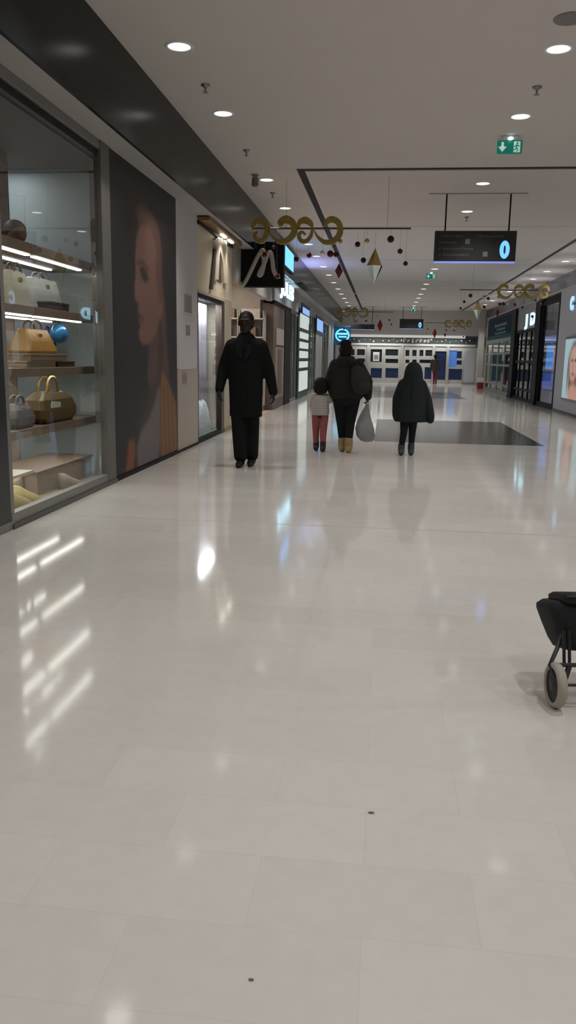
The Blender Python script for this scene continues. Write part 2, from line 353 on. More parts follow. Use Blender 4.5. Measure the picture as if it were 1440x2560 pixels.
# ------------------------------------------------------------------ hanging direction signs
M_SIGN = mat('sign_black', (.022,.024,.024), .4, var=.1)
M_TXT = mat('sign_grey_text', (.16,.165,.16), .5, var=0)
M_BLUE0 = glow('sign_zero_blue', (.14,.42,1.0), 1.6)
def dir_sign(x0, x1, z0, z1, y, label, full=True, zero=True):
    t = thing('direction_sign', label, 'sign', (x0, y, z0), 0, 'hanging direction signs')
    b = MB(); b.box(x0, x1, y, y+.14, z0+.012, z1); p = b.build('board', M_SIGN, t, bevel=.006)
    b = MB(); b.box(x0-.12, x1+.14, y+.05, y+.09, CZ-.012, CZ); b.build('ceiling_rail', mat('rail_grey', (.36,.345,.335), .8), t)
    wd = x1-x0
    for fx in (.125, .905): b = MB(); b.tube([(x0+wd*fx, y+.07, z1-.01), (x0+wd*fx, y+.07, CZ)], .013, 10); b.build('rod', M_BLACK, t)
    b = MB(); b.box(x0+.004, x1-.004, y+.004, y+.136, z0-.003, z0+.012); b.build('light_strip', glow('sign_violet_strip', (.22,.30,.85), .85), t)
    if zero:
        cx, cz, rx, rz = x0+.862*wd, z0+.355*(z1-z0)+.02, .078, .138
        b = MB(); n = 36; rings = []
        for i in range(n+1):
            a = 2*PI*i/n; c, s = math.cos(a), math.sin(a)
            rings.append([(cx+rx*c, y-.012, cz+rz*s), (cx+rx*c, y, cz+rz*s), (cx+rx*.22*c, y, cz+rz*.5*s), (cx+rx*.22*c, y-.012, cz+rz*.5*s)])
        b.loft(rings, cap=False); b.build('zero_numeral', M_BLUE0, p)
    if full:
        h = z1-z0; u = .0475
        for tx, fx, fz in (('\u2190 Centre m\u00e9dical', .07, .80), ('\u2191 Place du commerce', .5, .80), ('\u2196 Restaurants', .055, .60), ('\u2190 Acc\u00e8s Derni\u00e8re Terrasse', .055, .40), ('\u2190 Acc\u00e8s parking Nord 2', .055, .20)):
            text_mesh(tx, u, (x0+fx*wd, y-.001, z0+fz*h), 'front', M_TXT, 'lettering', p, .002)
        for fx, fz in ((.375,.635),(.6,.23)):
            b = MB(); b.box(x0+fx*wd, x0+fx*wd+.075, y-.004, y, z0+fz*h-.028, z0+fz*h+.05); b.build('pictogram', mat('pictogram_grey', (.15,.155,.15), .5, var=0), p, bevel=.003)
    return t
dir_sign(.735, 2.02, 2.81, 3.29, 13.65, 'big black hanging direction sign with glowing blue 0 and grey lettering')
dir_sign(.72, 1.9, 2.79, 3.27, 42.0, 'small far black hanging sign with blue 0 near the end wall', full=False)
dir_sign(-1.75, -.55, 2.72, 2.98, 42.0, 'low dark hanging sign without number, left of the far sign', full=False, zero=False)

# ------------------------------------------------------------------ hanging christmas garlands
M_WINE = mat('wine_bauble', (.10,.010,.016), .22, .35, var=.05)
M_WINE2 = mat('dark_bauble', (.035,.008,.010), .3, .3, var=.05)
M_GOLDB = mat('gold_bauble', (.55,.42,.16), .25, .9, var=.05)
M_SILV = mat('silver_bauble', (.75,.73,.68), .15, .9, var=.02)
M_MIRR = mat('mirror_facet', (.62,.74,.66), .12, .9, var=.02)
M_RED = mat('red_facet', (.30,.008,.02), .3, .2, var=.05)
M_RIBBON = mat('gold_scroll', (.36,.265,.075), .42, .6, var=.12, scale=8)
def bez(pts, n=8):                      # smooth curve through the points
    P = [Vector(p) for p in pts]; P = [P[0]*2-P[1]] + P + [P[-1]*2-P[-2]]; out = []
    for i in range(1, len(P)-2):
        for k in range(n):
            t = k/n; a, b, c, d = P[i-1], P[i], P[i+1], P[i+2]
            out.append(.5*((2*b)+(c-a)*t+(2*a-5*b+4*c-d)*t*t+(3*b-a-3*c+d)*t**3))
    return out + [P[-2]]
SCR = [  # scroll ribbons in decoration units (x along the bar, z down from the bar), width profile
    ([(95,225),(92,195),(120,165),(165,165),(195,195),(190,250),(160,298),(115,290),(105,255),(130,240)], [16,22,30,34,32,26,26,22,18,14]),
    ([(205,228),(235,272),(280,302),(335,298),(380,258),(392,212),(372,170),(328,152),(292,172),(300,198)], [5,14,24,30,32,32,36,40,34,20]),
    ([(418,205),(430,170),(470,158),(508,180),(520,210)], [10,26,36,28,10]),
    ([(520,212),(512,262),(478,300),(440,296),(425,258),(448,238),(472,256)], [12,16,22,22,18,14,10]),
    ([(532,225),(562,272),(610,306),(668,302),(712,262),(722,212),(700,168),(655,152),(620,172),(612,198)], [5,14,24,28,30,30,30,32,26,14])]
BAUB = [(235,335,12,'w'),(175,395,20,'w'),(262,540,19,'w'),(412,430,18,'d'),(497,392,19,'w'),(600,385,15,'g'),(722,298,16,'g'),(655,388,24,'w'),(695,388,20,'d'),(848,320,20,'d'),(915,300,17,'g'),(1082,288,25,'d'),(1152,362,19,'w'),(893,430,20,'d'),(1195,447,17,'d')]
def garland(y, x_in, side, label, detail=True, red=False, k=.002083, bar_z=3.15, boost=False):
    """side +1: scroll end to the left, -1: mirrored; x_in = X of the inner bar end (photo unit 1222)"""
    X = lambda u: x_in - side*(1222-u)*k
    Z = lambda v: bar_z - (v-213)*k
    t = thing('hanging_garland', label, 'christmas decoration', (X(660), y, bar_z), 0, 'hanging christmas garlands')
    b = MB(); b.tube([(X(95), y, bar_z), (X(1222), y, bar_z)], .014, 8); b.build('bar', mat('bar_brown', (.10,.055,.045), .5), t)
    for u in (330, 1055): b = MB(); b.tube([(X(u), y, bar_z), (X(u), y, CZ)], .003, 5); b.build('suspension_wire', mat('wire', (.3,.28,.27), .5, var=0), t)
    for pts, wd in SCR:
        P = bez([(p[0], 0, p[1]) for p in pts], 7); n = len(P); b = MB(); rings = []
        for i, p in enumerate(P):
            q = i/(n-1)*(len(wd)-1); j = min(int(q), len(wd)-2); wv = wd[j]+(wd[j+1]-wd[j])*(q-j)
            tg = (P[min(i+1,n-1)]-P[max(i-1,0)]).normalized(); nr = Vector((-tg.z,0,tg.x))*wv*.68
            a, c = p+nr, p-nr
            rings.append([(X(a.x), y-.03, Z(a.z)), (X(a.x), y+.03, Z(a.z)), (X(c.x), y+.03, Z(c.z)), (X(c.x), y-.03, Z(c.z))])
        b.loft(rings); b.build('scroll', M_RIBBON, t)
    for u, v, r, c in (BAUB if detail else BAUB[::2]):
        dy = .12*math.sin(u*.7)
        b = MB(); b.ball((X(u), y+dy, Z(v)), r*k, nu=18, nv=12); q = b.build('bauble', {'w':M_WINE,'d':M_WINE2,'g':M_GOLDB if u != 600 else M_SILV}[c], t, smooth=True)
        b = MB(); b.tube([(X(u), y+dy, Z(v)+r*k), (X(u), y+dy*.2, bar_z)], .0015, 4); b.build('thread', MC['wire'], q)
    # faceted diamond pendants
    def diamond(u, vt, vm, vb, hw, mats, nm):
        cx = X(u); q = MB(); n = 6
        mid = [(cx+hw*k*math.cos(2*PI*i/n+.35), y+hw*k*math.sin(2*PI*i/n+.35), Z(vm)) for i in range(n)]
        M = [q.bm.verts.new(p) for p in mid]; a = q.bm.verts.new((cx, y, Z(vt))); c = q.bm.verts.new((cx, y, Z(vb)))
        for i in range(n):
            q.slot = 0; q._f([a, M[i], M[(i+1)%n]])
            q.slot = 1 if (i % 3) != 2 else 2
            q._f([c, M[(i+1)%n], M[i]])
        o = q.build(nm, mats, t); b = MB(); b.tube([(cx, y, Z(vt)), (cx, y, bar_z)], .0015, 4); b.build('thread', MC['wire'], o)
    dm = [M_RED]*3 if red else [M_GOLDB, M_MIRR, M_SLOT]
    diamond(975, 345, 470, 595, 60, dm, 'diamond_pendant')
    diamond(720, 450, 505, 560, 30, [M_WINE]*3, 'small_diamond_pendant')
    return t
garland(12.5, .32, 1, 'gold scroll garland with wine baubles and gold mirror diamond, nearest at left')
garland(23.0, 1.98, -1, 'gold scroll garland with baubles hanging at right before the letter sign')
garland(34.0, .30, 1, 'far left gold scroll garland with a red diamond pendant', False, True)
garland(43.2, 2.05, -1, 'far right gold scroll garland with a red diamond at the end wall', False, True)
# ================================================================== LEFT SIDE
WT = .06                                             # wall thickness of the storefront plane, faces at X = XL
# ---- black pillar nearest the camera and the wall behind it
sbox('wall_left', M_WALL, XL-WT, XL, YB, 4.3, 0, TOP)
t = thing('black_pillar', 'tall glossy black pillar at the left edge of the picture', 'pillar', (XL, 4.85, 0))
MB().box(XL-.2, XL+.012, 4.3, 5.36, .06, TOP).build('shaft', mat('black_gloss', (.016,.019,.019), .25, var=.05), t, bevel=.004)
MB().box(XL-.2, XL+.02, 4.3, 5.37, 0, .06).build('plinth', M_STEEL, t, bevel=.004)
# ---- handbag shop window
t = thing('window_1', 'tall glazed handbag shop window in a grey metal frame', 'window', (XL, 6.5, 0)); t['kind'] = 'structure'
fr = MB(); fr.box(XL-.06, XL+.01, 5.37, 7.45, 0, .11); fr.box(XL-.06, XL+.006, 5.37, 7.45, 3.06, TOP); fr.box(XL-.05, XL+.004, 5.37, 5.43, .11, 3.06)
fr.build('frame', M_STEEL, t, bevel=.004)
MB().box(XL-.1, XL+.015, 7.42, 7.66, 0, TOP).build('post', mat('warm_grey_post', (.16,.15,.14), .4, .3, var=.08), t, bevel=.006)
MB().box(XL-.032, XL-.02, 5.43, 7.42, .11, 3.06).build('pane', M_GLASS, t)
MB().box(XL-.06, XL+.03, 5.36, 7.66, 0, .035).build('sill', mat('dark_sill', (.11,.11,.105), .35, .3), t)
# interior of the display
M_BACKP = mat('pale_back_panel', (.55,.62,.64), .6, var=.04, scale=3)
sbox('wall_display_back', mat('brown_back_wall', (.16,.135,.115), .7, var=.1), -4.0, -3.94, 5.0, 8.0, 0, TOP)
sbox('wall_display_end', M_BACKP, -4.0, XL-.07, 7.95, 8.01, 0, 3.1)
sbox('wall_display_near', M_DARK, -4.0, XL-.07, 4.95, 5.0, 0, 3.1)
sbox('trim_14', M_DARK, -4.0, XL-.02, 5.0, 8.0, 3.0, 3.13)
sbox('trim_15', M_TAN, -4.0, XL-.04, 5.0, 7.95, 0, .06)
sbox('trim_16', M_BACKP, XL-.16, XL-.1, 7.66, 7.95, .06, 3.05)
SH0, SH1 = -2.84, -3.42
def shelf(y0, y1, z0, z1, label, led=True):
    t = thing('display_shelf', label, 'shelf', ((SH0+SH1)/2, (y0+y1)/2, z0), 0, 'wooden shelves of the handbag window')
    MB().box(SH1, SH0, y0, y1, z0, z1).build('board', M_WOOD, t, bevel=.004)
    if led:
        for xx in (SH0-(.05 if z0 > 1.25 else .09), SH0-.34):
            for a, b in ((y0+.05, y0+(y1-y0)*.46), (y0+(y1-y0)*.5, y1-.32)):
                MB().box(xx-.022, xx+.022, a, b, z0-(.012 if z0 > 1.25 else .001), z0+.004).build('led_strip', M_LED, t)
    return t
shelf(5.2, 7.88, 2.03, 2.11, 'topmost wooden shelf with bright light strips, above eye level')
shelf(5.2, 7.84, 1.55, 1.62, 'wooden shelf with light strips over the mustard trapeze handbag')
shelf(5.2, 7.84, 1.06, 1.13, 'wooden shelf carrying the mustard trapeze handbag')
shelf(5.2, 7.86, .575, .645, 'lowest wooden shelf carrying the olive handbag')
t = thing('shelf_upright', 'brown wooden upright behind the shelves of the handbag window', 'post', (-3.5, 7.15, .06))
MB().box(-3.52, -3.43, 6.95, 7.3, .06, 3.0).build('stile', mat('dark_oak', (.10,.07,.05), .6, var=.2), t)
MB().box(-3.43, -3.42, 7.0, 7.26, .06, 2.9).build('face', M_WOOD, t)
for y0, y1, lb in ((5.15, 6.3, 'pale glowing poster panel at the left behind the top shelf'), (6.42, 6.95, 'pale teal poster panel beside the upright behind the top shelf')):
    t = thing('back_poster', lb, 'poster', (-3.9, y0, 1.3), 0, 'pale panels on the display back wall')
    MB().box(-3.935, -3.9, y0, y1, .2, 2.75).build('sheet', mat('poster_teal', (.42,.52,.50), .5, var=.25, scale=2.5), t)
    MB().box(-3.935, -3.895, y1, y1+.07, .2, 2.75).build('edge', mat('poster_edge', (.62,.66,.58), .5), t)
t = thing('backdrop', 'light blue-grey panel at the right behind the shelves', 'panel', (-3.7, 7.6, .06)); MB().box(-3.9, -3.86, 7.3, 7.95, .06, 3.0).build('sheet', M_BACKP, t)
t = thing('low_podium', 'wooden podium box at the rear of the handbag window floor', 'podium', (-3.1, 7.1, .06)); MB().box(-3.35, -2.88, 6.42, 7.72, .06, .24).build('body', M_TAN, t, bevel=.004); MB().box(-3.36, -2.87, 6.41, 7.73, .24, .26).build('top', M_WOOD, t)
t = thing('low_podium', 'pale edged tan podium behind the yellow shoes', 'podium', (-3.0, 6.0, .06)); MB().box(-3.3, -2.98, 5.3, 6.36, .06, .26).build('body', M_TAN, t, bevel=.004); MB().box(-3.31, -2.885, 5.29, 6.37, .26, .285).build('top', mat('pale_edge', (.75,.68,.6), .5), t); MB().box(-2.975, -2.95, 5.4, 6.3, .254, .262).build('led_strip', M_LED, t)
# ---- goods
M_MUST = mat('mustard_leather', (.33,.17,.022), .5, var=.12, scale=6); M_OLIVE = mat('olive_leather', (.12,.072,.017), .5, var=.15, scale=6)
M_GREYL = mat('grey_leather', (.16,.145,.15), .55, var=.12); M_BROWNL = mat('brown_leather', (.09,.05,.03), .5, var=.1)
def handbag(y, x, z, wb, wt, h, d, mt, mh, label, hh=.12, round_=False, flap=None):
    t = thing('handbag', label, 'handbag', (x, y, z), 0, 'handbags on the display shelves')
    def rr(wd, dp, zz): 
        return [(sx*dp/2*(1 if abs(sx)==1 else 1), sy*wd/2, zz) for sx, sy in ((1,-.92),(1,.92),(.7,1),(-.7,1),(-1,.92),(-1,-.92),(-.7,-1),(.7,-1))]
    b = MB()
    if round_: prof = [(wb*.82,d*.8,0),(wb,d,h*.18),(wb*1.05,d,h*.45),(wb*.95,d*.8,h*.75),(wt,d*.45,h*.96),(wt*.9,d*.3,h)]
    else: prof = [(wb*.97,d*.94,0),(wb,d,.02),(wb*.5+wt*.5,d*.8,h*.5),(wt,d*.45,h*.96),(wt*.96,d*.38,h)]
    b.loft([rr(*p) for p in prof]); o = b.build('body', mt, t, local=True, smooth=False, bevel=.006)
    b = MB()
    for s in (-1, 1):
        b.tube(bez([(s*d*.17, -wt*.27, h*.94), (s*d*.17, -wt*.2, h+hh*.7), (s*d*.17, 0, h+hh), (s*d*.17, wt*.2, h+hh*.7), (s*d*.17, wt*.27, h*.94)], 5), .011, 7)
    b.build('handles', mh, t, local=True, smooth=True)
    b = MB(); b.box(d*.5*.5, d*.5*.5+.02, -.03, .03, h*.72, h*.82); b.build('clasp', mat('brass', (.6,.45,.2), .3, .9), t, local=True)
    if flap: b = MB(); b.poly([(d*.46,-wb*.3,h*.5),(d*.46,-wb*.02,h*.44),(d*.46,0,h*.66),(d*.46,-wb*.26,h*.72)], (.006,0,0)); b.build('price_card', mat('card', (.6,.62,.56), .6), t, local=True)
    return t
handbag(6.77, -3.02, 1.245, .62, .44, .205, .2, M_MUST, M_BROWNL, 'mustard trapeze handbag with dark handles on the third shelf', .07)
handbag(6.95, -2.98, .645, .74, .46, .27, .24, M_OLIVE, M_MUST, 'olive slouchy handbag with arched mustard handle on the lowest shelf', .13, True, True)
handbag(6.25, -2.95, .645, .34, .28, .2, .16, M_GREYL, M_GREYL, 'small grey handbag at the left end of the lowest shelf', .06, True)
handbag(6.63, -3.1, 1.62, .32, .28, .3, .16, mat('cream_leather', (.40,.375,.29), .6), M_BROWNL, 'cream tote bag on the second shelf from the top', .06)
handbag(7.22, -3.12, 1.62, .62, .52, .29, .18, mat('white_grey_leather', (.42,.45,.44), .55), M_GREYL, 'large white-grey handbag on the second shelf from the top', .05)
handbag(7.6, -3.22, 1.13, .3, .24, .2, .14, mat('pale_blue_bag', (.33,.38,.44), .5), mat('navy_strap', (.02,.03,.07), .5), 'pale blue-grey handbag with navy strap behind the mustard one', .17)
for (y0, y1, x0, x1, z, h, mt, lb) in ((6.35, 6.95, -3.16, -2.9, 1.13, .055, M_TAN, 'tan flat box under the mustard handbag'), (6.4, 7.15, -3.18, -2.88, 1.185, .06, M_WOOD, 'brown flat box directly under the mustard handbag'), (7.0, 7.4, -3.1, -2.9, 1.13, .05, M_BROWNL, 'dark brown wallet box right of the mustard handbag'), (6.84, 7.2, -3.0, -2.86, 1.62, .07, mat('dark_box', (.05,.035,.03), .5), 'dark brown box before the white-grey handbag')):
    o = thing('gift_box', lb, 'box', ((x0+x1)/2, (y0+y1)/2, z)); MB().box(x0, x1, y0, y1, z, z+h*.68).build('base', mt, o, bevel=.004); MB().box(x0-.004, x1+.004, y0-.004, y1+.004, z+h*.68, z+h).build('lid', mt, o, bevel=.004)
t = thing('blue_glossy_bag', 'shiny blue pouch hanging below the second shelf', 'bag', (-3.0, 7.3, 1.33)); b = MB(); b.ball((-3.0, 7.3, 1.43), .07, .13, .09); b.build('pouch', mat('blue_vinyl', (.02,.16,.38), .2), t, smooth=True); MB().tube([(-3.0,7.3,1.5),(-3.0,7.3,1.548)], .006).build('loop', M_BLACK, t)
t = thing('doll_head', 'brown-haired toy head on the topmost shelf', 'doll', (-3.0, 6.5, 2.11)); b = MB(); b.ball((-3.0,6.5,2.2), .075, .085, .085); b.build('face', M_SKIN, t, smooth=True); b = MB(); b.ball((-3.02,6.51,2.235), .085, .10, .075); b.build('hair', M_BROWNL, t, smooth=True); MB().cap((-3.0,6.5,2.15),.035,(-3.0,6.5,2.17),.03).build('neck', M_SKIN, t)
t = thing('folded_scarf', 'dusty pink scarf draped at the left of the lowest shelf', 'scarf', (-3.2, 5.9, .645)); b = MB()
b.loft([[(-3.3,y,.645),(-3.1,y,.645),(-3.1,y,.645+h),(-3.2,y,.665+h),(-3.3,y,.645+h)] for y, h in ((5.6,.2),(5.8,.3),(6.0,.34),(6.2,.28),(6.35,.18))]); b.build('cloth', mat('dusty_pink', (.30,.19,.16), .8, var=.15), t, smooth=True)
lt_ = bpy.data.lights.new('display_fill', 'AREA'); lt_.shape = 'RECTANGLE'; lt_.size = .3; lt_.size_y = 2.4; lt_.energy = 9; lt_.color = (.93,.97,1); lo = bpy.data.objects.new('display_fill', lt_); C.objects.link(lo); lo.location = (-3.65, 6.6, 2.98)  # area light added to brighten the display, without a fixture
def shoe(x, y, z, L, mt, label, rz):
    t = thing('pump_shoe', label, 'shoe', (x, y, z), rz, 'shoes on the display floor')
    b = MB(); b.loft([[(sx*w, yy, zz) for sx, zz in ((-1,0),(-1,h*.6),(-.55,h),(.55,h),(1,h*.6),(1,0))] for yy, w, h in ((-L*.5,.02,.03),(-L*.42,.04,.055),(-L*.25,.05,.075),(0,.046,.1),(L*.25,.045,.135),(L*.45,.042,.14),(L*.5,.03,.13))])
    b.build('upper', mt, t, local=True, smooth=True); b = MB(); b.box(-.02,.02,L*.32,L*.47,-.002,.03); b.build('heel', M_TAN, t, local=True)
M_YEL = mat('yellow_shoe', (.52,.42,.13), .45); M_CREAMS = mat('cream_shoe', (.5,.42,.32), .45)
shoe(-2.8, 5.85, .062, .24, M_YEL, 'left shoe of the yellow pair on the window floor', PI/2+.3)
shoe(-2.8, 6.04, .062, .24, M_YEL, 'right shoe of the yellow pair on the window floor', PI/2+.1)
shoe(-2.76, 6.85, .062, .22, M_CREAMS, 'cream shoe on the window floor right of the yellow pair', PI/2+.9)

# ---- big portrait poster
t = thing('portrait_poster', 'tall dark poster of a woman in profile with a mustard scarf', 'poster', (XL, 8.9, 0))
MB().box(XL-WT, XL, 7.66, 10.14, .03, TOP).build('backing', mat('poster_board', (.03,.026,.026), .6), t)
MB().box(XL-WT, XL+.02, 7.66, 10.16, 0, .035).build('foot_rail', M_BLACK, t)
def W2(L): return [(WL(x, y).y, WL(x, y).z) for x, y in L]
HAIR = W2([(340,525),(352,508),(368,520),(385,545),(398,580),(404,630),(405,700),(412,760),(415,830),(420,900),(424,960),(412,985),(396,975),(385,940),(380,900),(395,830),(398,760),(388,680),(378,600),(360,560),(345,560)])
FACE = W2([(341,590),(350,562),(372,560),(386,600),(395,660),(402,720),(405,775),(398,815),(388,842),(372,860),(356,862),(349,848),(346,830),(352,812),(346,800),(350,788),(344,775),(347,762),(337,745),(336,715),(339,690),(338,640)])
NECK = W2([(372,850),(398,820),(402,880),(408,950),(392,1000),(376,985),(368,940),(372,890)])
SCARF = W2([(404,930),(412,940),(428,975),(440,1010),(443,1080),(443,1140),(402,1160),(398,1080),(400,1000)])
TOPP = W2([(396,965),(403,985),(402,1060),(396,1160),(345,1185),(342,1120),(352,1080),(375,1040),(388,1000)])
SLIV = W2([(322,1105),(336,1100),(338,1130),(332,1182),(314,1185)])
EYE = W2([(348,672),(356,662),(368,685),(372,700),(362,706),(354,695)])
BROW = W2([(342,652),(356,648),(372,672),(370,680),(356,660),(342,662)])
LIPS = W2([(344,792),(352,784),(362,796),(356,806),(347,802)])
EARS = W2([(396,760),(404,755),(406,780),(400,800),(395,790)])
STRAND = W2([(396,800),(404,800),(408,880),(402,960),(398,1000),(394,900)])
CHEEKD = W2([(388,640),(398,660),(405,760),(398,760),(390,700)])
LOWH = W2([(380,960),(396,940),(404,1000),(392,1060),(370,1060),(352,1090),(345,1060),(365,1010)])
def poster_fn(yy, zz):
    c = np.zeros(yy.shape+(3,)); c[:] = (.017,.015,.015)
    rs = np.random.RandomState(3); 
    def lay(P, colr, s, a=1.0):
        nonlocal c
        k = (1/(1+np.exp(np.clip(sdist(P, yy, zz)/(s*.38), -30, 30))))[..., None]*a
        c = c*(1-k)+np.array(colr)*k
    lay(HAIR, (.105,.052,.036), .05); lay(NECK, (.105,.055,.04), .05, .9); lay(FACE, (.17,.088,.062), .03)
    lay(CHEEKD, (.09,.045,.032), .04, .8); lay(BROW, (.06,.032,.025), .02, .8); lay(EYE, (.022,.016,.014), .022, .95); lay(LIPS, (.10,.035,.028), .015, .9)
    lay(EARS, (.20,.11,.08), .02, .6); lay(STRAND, (.05,.026,.02), .04, .8); lay(LOWH, (.05,.03,.025), .07, .8)
    lay(TOPP, (.16,.135,.14), .045); lay(SCARF, (.27,.125,.035), .035); lay(SLIV, (.25,.085,.025), .05, .9)
    st = .82+.18*np.sin(yy*34+zz*3); m = (sdist(SCARF, yy, zz) < 0) & (zz < .9)
    c[m] *= st[m][:, None]
    return c
printed('portrait_print', t, 7.70, 10.12, .05, 3.12, XL+.0015, 110, 170, poster_fn, attr_mat('poster_print', .5))

# ---- plain wall panel with paper notices
struct(MB().box(XL-WT, XL, 10.14, 11.3, 1.09, TOP).build('wall_panel', M_WALL))
struct(MB().box(XL-WT, XL+.004, 10.16, 11.3, .03, 1.09).build('wall_panel_lower', M_BEIGE))
sbox('baseboard_left', M_BLACK, XL-WT, XL+.012, 10.14, 11.3, 0, .035)
M_PAPER = mat('paper', (.50,.49,.48), .8, var=.02); M_PRINT = mat('print_grey', (.27,.26,.27), .8, var=.5, scale=60)
a, b2 = WL(458, 728), WL(480, 790)
t = thing('printed_notice', 'grey printed notice sheet on the white wall panel', 'notice', (XL, a.y, b2.z)); MB().box(XL, XL+.004, a.y, b2.y, b2.z, a.z).build('sheet', M_PAPER, t); MB().box(XL+.004, XL+.005, a.y+.04, b2.y-.04, b2.z+.03, a.z-.03).build('text_block', M_PRINT, t)
a, b2 = WL(447, 800), WL(488, 922)
t = thing('wall_notice', 'large white paper sheet below the grey notice', 'notice', (XL, a.y, b2.z)); MB().box(XL, XL+.006, a.y, b2.y, b2.z, a.z).build('sheet', mat('paper_white', (.6,.59,.58), .8, var=.02), t); a2, c2 = WL(463, 812), WL(474, 840); MB().box(XL+.006, XL+.007, a2.y, c2.y, c2.z, a2.z).build('text_block', M_PRINT, t)
a, b2 = WL(455, 930), WL(466, 960)
t = thing('red_notice', 'small faint red notice on the beige lower wall', 'notice', (XL, a.y, b2.z)); MB().box(XL, XL+.009, a.y, b2.y, b2.z, a.z).build('sheet', mat('faint_red', (.42,.29,.25), .8), t); MB().box(XL+.009, XL+.01, a.y+.02, b2.y-.02, b2.z+.03, a.z-.03).build('text_block', M_PRINT, t)

# ---- gold jewellery storefront
RX = XL-.06; PX = XL
t = thing('gold_sign_panel', 'cream gold shop sign with tall letter A under a gold canopy', 'sign', (XL, 12.5, 2.15))
MB().box(PX-.06, PX, 11.3, 13.86, 2.16, 3.04).build('panel', mat('cream_gold', (.66,.565,.42), .5, .0, var=.06), t)
M_CAN = mat('canopy_gold', (.30,.19,.06), .35, .6, var=.2)
b = MB(); b.box(XL-.06, XL+.17, 11.3, 13.9, 3.075, 3.125); cp = b.build('canopy', M_CAN, t, bevel=.006)
MB().box(PX-.06, PX+.03, 11.3, 13.86, 3.035, 3.075).build('dark_rail', M_BLACK, t)  # black rail between the sign panel and the canopy
for yy in (12.72, 13.3):
    MB().box(PX+.06, PX+.11, yy-.16, yy+.16, 3.06, 3.075).build('spot_lamp', glow('spot_lamp_face', (1,.93,.8), 6), t)
    l = bpy.data.lights.new('sign_spot', 'SPOT'); l.energy = 22; l.color = (1,.9,.75); l.spot_size = 2.2; l.spot_blend = .8; l.shadow_soft_size = .03
    lo = bpy.data.objects.new('sign_spot', l); C.objects.link(lo); lo.location = (PX+.16, yy, 3.05); lo.rotation_euler = (0, math.radians(-16), 0)
AF = mat('letter_cream', (.60,.54,.44), .35, var=.03); AD = mat('letter_dark', (.05,.042,.03), .5)
def wp(L): return [WL(x, y, PX) for x, y in L]
b = MB(); b.poly(wp([(540,596),(550,594),(561,602),(562,660),(564,712),(556,708),(552,660)]), (.04,0,0)); b.poly(wp([(531,600),(540,592),(550,598),(547,612),(543,640),(540,700),(531,698),(534,650),(537,622)]), (.04,0,0)); lt = b.build('letter_a', AF, t, bevel=.004)
b = MB(); b.poly(wp([(546,632),(549,640),(553,707),(541,701)]), (.012,0,0)); b.poly(wp([(532,622),(536,622),(528,724),(522,723)]), (.03,0,0)); b.build('letter_dark_strokes', AD, lt)  # dark strokes inside and left of the letter
t = thing('window_2', 'gold framed jewellery window hung with pale lilac curtain', 'window', (XL, 12.2, 0)); t['kind'] = 'structure'
b = MB(); b.box(XL-.08, XL, 11.3, 13.2, 2.06, 2.15); b.box(XL-.08, XL, 11.3, 11.36, .08, 2.06); b.box(XL-.08, XL, 11.3, 13.2, 0, .06); b.build('frame', M_BLACK, t, bevel=.004)
MB().box(XL-.1, XL+.005, 13.0, 13.22, 0, 2.15).build('brown_stile', mat('brown_stile', (.075,.05,.035), .4, .3), t, bevel=.004)
MB().box(XL-.05, XL-.04, 11.36, 13.0, .06, 2.06).build('pane', glass_mat('thin_glass', (.95,.96,.97), 1.45), t)
MB().box(XL-.06, XL+.01, 11.29, 13.21, 2.12, 2.158).build('ledge', mat('cream_post', (.45,.40,.31), .5), t)
t = thing('cream_post', 'tall cream post at the right of the gold shop', 'post', (XL, 13.5, 0)); MB().box(XL-.4, XL, 13.22, 13.86, .06, 2.158).build('shaft', MC['cream_post'], t, bevel=.008); MB().box(XL-.4, XL+.012, 13.222, 13.865, 0, .06).build('foot', M_GOLD, t)
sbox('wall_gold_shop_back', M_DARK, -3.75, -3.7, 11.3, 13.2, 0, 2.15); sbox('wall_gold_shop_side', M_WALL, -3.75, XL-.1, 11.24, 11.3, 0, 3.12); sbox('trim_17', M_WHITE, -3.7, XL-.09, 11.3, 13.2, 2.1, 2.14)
t = thing('lilac_curtain', 'pale lilac gathered curtain inside the gold shop window', 'curtain', (-2.9, 12.2, .1))
b = MB(); n = 70; pts = [(-2.88+.035*math.sin(i*1.05)+.01*math.sin(i*2.3), 11.38+i*(1.62/n)) for i in range(n+1)]
b.loft([[(x, y, z) for x, y in pts]+[(x-.012, y, z) for x, y in pts[::-1]] for z in (.45, 1.0, 1.7, 2.05)]); b.build('cloth', mat('lilac_cloth', (.52,.49,.55), .8, var=.1), t, smooth=True)
b = MB(); b.tube([(-2.9,11.36,2.06),(-2.9,13.05,2.06)], .012); b.build('rod', M_STEEL, t)
l = bpy.data.lights.new('window_lamp', 'AREA'); l.energy = 34; l.size = 1.4; l.size_y = .15; l.shape = 'RECTANGLE'; l.color = (.92,.95,1); lo = bpy.data.objects.new('window_lamp', l); C.objects.link(lo); lo.location = (-2.74, 12.2, 2.07); lo.rotation_euler = (0,0,PI/2)
t = thing('draped_cloth', 'bluish white cloth heaped on the floor of the gold shop window', 'cloth', (-2.78, 12.3, .06))
b = MB(); rg = []
for j, (s, z) in enumerate(((1,.07),(.95,.2),(.75,.36),(.45,.5),(.15,.56))):
    rg.append([(-2.78+.08*s*math.cos(a), 12.25+.62*s*math.sin(a)+.05*math.sin(3*a+j), z+.03*math.sin(5*a+j)) for a in [2*PI*i/26 for i in range(26)]])
b.loft(rg); b.build('cloth', mat('bluish_cloth', (.55,.63,.68), .7, var=.1), t, smooth=True)
b = MB(); b.tube([(-2.69,11.5,.07),(-2.69,12.95,.07)], .015); b.build('green_hem', mat('green_cord', (.12,.32,.16), .6), t)
